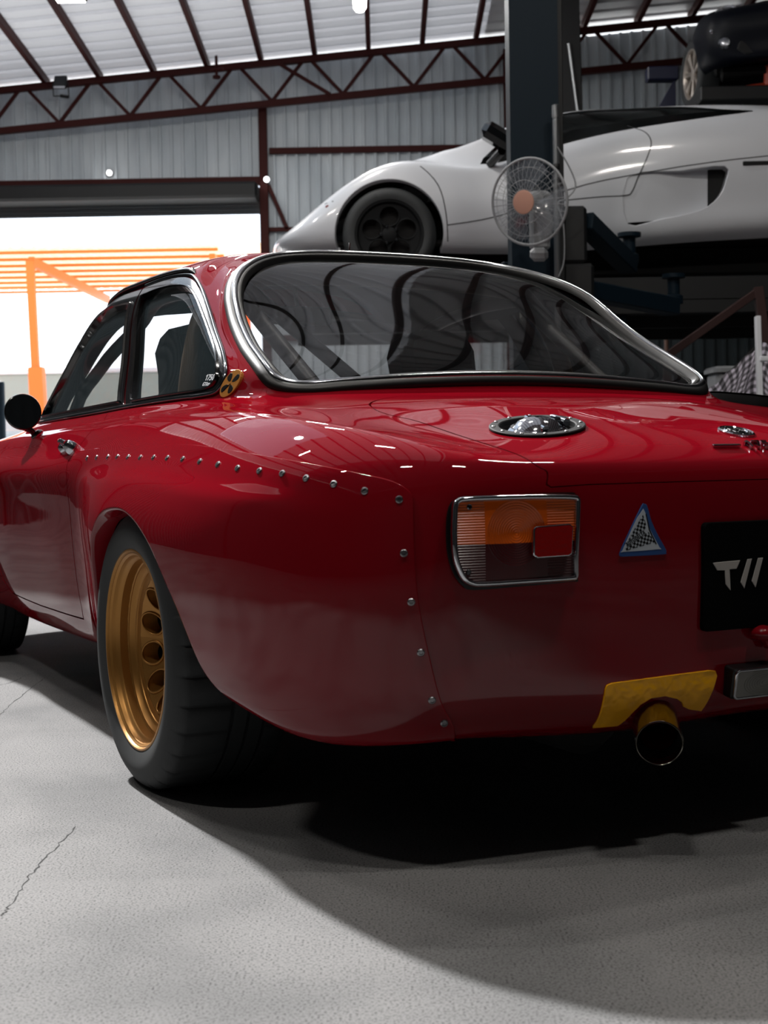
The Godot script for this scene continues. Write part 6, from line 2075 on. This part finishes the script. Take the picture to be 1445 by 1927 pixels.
func corner() -> void:
	# things in the dark corner at the right
	var pole := thing("upright_pole", "slim pale pinkish pole standing upright in the dark right corner", "pole", w(2.78, 0, 13.7))
	var st := new_st()
	tube(st, [Vector3(0, .02, 0), Vector3(0, 2.30, 0)], .022, 10)
	lathe(st, [Vector2(.10, 0), Vector2(.10, .015), Vector2(.03, .03)], Transform3D(), 14)
	put("pole_shaft", st, mat(Color(.50, .37, .31), .5), pole)
	var ch := thing("grey_bin", "pale grey plastic storage bin behind the red coupe's right rear corner", "bin", w(2.45, 0, 9.6))
	st = new_st()
	prism(st, rrect(.20, .16, .05), Transform3D(Basis(Vector3(1, 0, 0), Vector3(0, 0, -1), Vector3(0, 1, 0)), Vector3.ZERO), 0, 1.20, .02)
	put("bin_body", st, M.grey_plastic, ch)
	st = new_st()
	prism(st, rrect(.22, .18, .06), Transform3D(Basis(Vector3(1, 0, 0), Vector3(0, 0, -1), Vector3(0, 1, 0)), Vector3.ZERO), 1.20, 1.24, .015)
	put("bin_lid", st, M.grey_plastic, ch)
	# plaid cloth hung over a stand
	var cl := thing("plaid_cloth", "white and grey plaid cloth draped in folds over a frame behind the red coupe", "cloth", w(2.29, 0, 9.05))
	st = new_st()
	st.set_smooth_group(1)
	var im := Image.create(128, 128, false, Image.FORMAT_RGB8)
	for y in 128:
		for x in 128:
			var a := (1 if (x / 16) % 2 == 0 else 0) + (1 if (y / 16) % 2 == 0 else 0)
			var v: float = [.80, .46, .20][a]
			im.set_pixel(x, y, Color(v, v * .97, v * 1.04))
	var pm := mat(Color(1, 1, 1), .9, 0, {"albedo_texture": ImageTexture.create_from_image(im), "uv1_scale": Vector3(3, 3, 3)})
	var A := Acc.new()
	for i in 21:
		for j in 15:
			var u := i / 20.0
			var v := j / 14.0
			var ridge := 1.37 - .34 * pow(absf(u - .74) / .74, 1.2) * (1.0 if u < .74 else 2.2)
			var yy: float = ridge * (1 - v) + .72 * v
			var p := Vector3(-.24 + .50 * u + .05 * sin(v * 5 + u * 3), yy + .012 * sin(u * 31), .05 + .16 * v + .028 * sin(u * 26 + v * 4) * (.3 + v))
			A.add(p, Vector3(.3 * cos(u * 26 + v * 4), .4, 1).normalized(), Vector2(u, v * 1.1 + u * .4))
	for i in 20:
		for j in 14:
			var k := i * 15 + j
			A.tri(k, k + 15, k + 16)
			A.tri(k, k + 16, k + 1)
	obj("cloth_drape", A.mesh(), pm, cl)
	st = new_st()
	tube(st, [Vector3(.13, 0, .02), Vector3(.13, 1.35, .02)], .015, 8)
	tube(st, [Vector3(-.23, 1.0, .03), Vector3(.13, 1.35, .03), Vector3(.25, 1.05, .03)], .012, 8)
	tube(st, [Vector3(-.20, 0, .02), Vector3(-.22, 1.0, .03)], .015, 8)
	put("cloth_frame", st, M.lift_dark, cl)
	# ladder at the right edge
	var ld := thing("white_ladder", "white metal step ladder at the right edge beside the plaid cloth", "ladder", w(2.335, 0, 8.6))
	for x in [0.0, .43]:
		st = new_st()
		bar(st, Vector3(x, 0, 0), Vector3(x, 1.50, -.12), .03, .05)
		put("ladder_rail", st, M.white, ld)
	for k in 5:
		st = new_st()
		bx(st, Vector3(.0, .22 + .25 * k, -.08 - .02 * k), Vector3(.43, .25 + .25 * k, .02 - .02 * k))
		put("ladder_step", st, M.white, ld)
	# rust-red stand
	var sd := thing("rusty_stand", "rust-red folding steel stand leaning in the dark behind the ladder", "stand", w(2.62, 0, 9.25))
	st = new_st()
	bar(st, Vector3(.05, 0, .1), Vector3(-.14, 1.74, 0), .06, .06)
	bar(st, Vector3(-.75, 1.30, .05), Vector3(-.13, 1.72, 0), .05, .05)
	bar(st, Vector3(-.75, 0, .05), Vector3(-.75, 1.32, .05), .05, .05)
	put("stand_frame", st, mat(Color(.17, .055, .04), .7), sd)
	var tk := thing("tool_trolley", "dark blue tool trolley standing by the back of the hall", "trolley", w(2.95, 0, 12.3))
	st = new_st()
	bx(st, Vector3(-.45, .12, -.3), Vector3(.55, 1.34, .3), .02)
	put("trolley_body", st, mat(Color(.03, .045, .10), .45), tk)
	for k in 5:
		st = new_st()
		bx(st, Vector3(-.42, .18 + .225 * k, .3), Vector3(.52, .38 + .225 * k, .318), .006)
		var d := put("trolley_drawer", st, mat(Color(.035, .05, .11), .4), tk)
		st = new_st()
		bx(st, Vector3(-.3, .34 + .225 * k, .318), Vector3(.4, .36 + .225 * k, .335), .004)
		put("drawer_handle", st, M.gunmetal, d)
	st = new_st()
	for x in [-.36, .46]: lathe(st, [Vector2(0, -.02), Vector2(.06, -.02), Vector2(.06, .02), Vector2(0, .02)], axis(Vector3(x, .06, .2), Vector3(1, 0, 0)), 14)
	for x in [-.36, .46]: lathe(st, [Vector2(0, -.02), Vector2(.06, -.02), Vector2(.06, .02), Vector2(0, .02)], axis(Vector3(x, .06, -.2), Vector3(1, 0, 0)), 14)
	put("castor", st, M.rubber, tk)
	# black fender cover lying over the coupe's right rear shoulder
	var fc := thing("fender_cover", "black rubber fender cover draped over the red coupe's far right shoulder", "cover", w(0.25457, 0, 3.2349))
	fc.rotation.y = 0.46979
	var C := Acc.new()
	var kp := dens([Vector2(11.2, 6.2), Vector2(13.6, 6.6), Vector2(14.2, 7.6), Vector2(14.0, 8.7), Vector2(13.2, 9.5), Vector2(11.4, 9.6)])
	patch(C, S, [11, 15, 6, 10], kp, [], .028, -1)
	band(C, S, kp, true, [Vector2(-.006, .028), Vector2(0, .022), Vector2(0, .001)], -1, true)
	obj("cover_mat", C.mesh(), M.cover, fc)
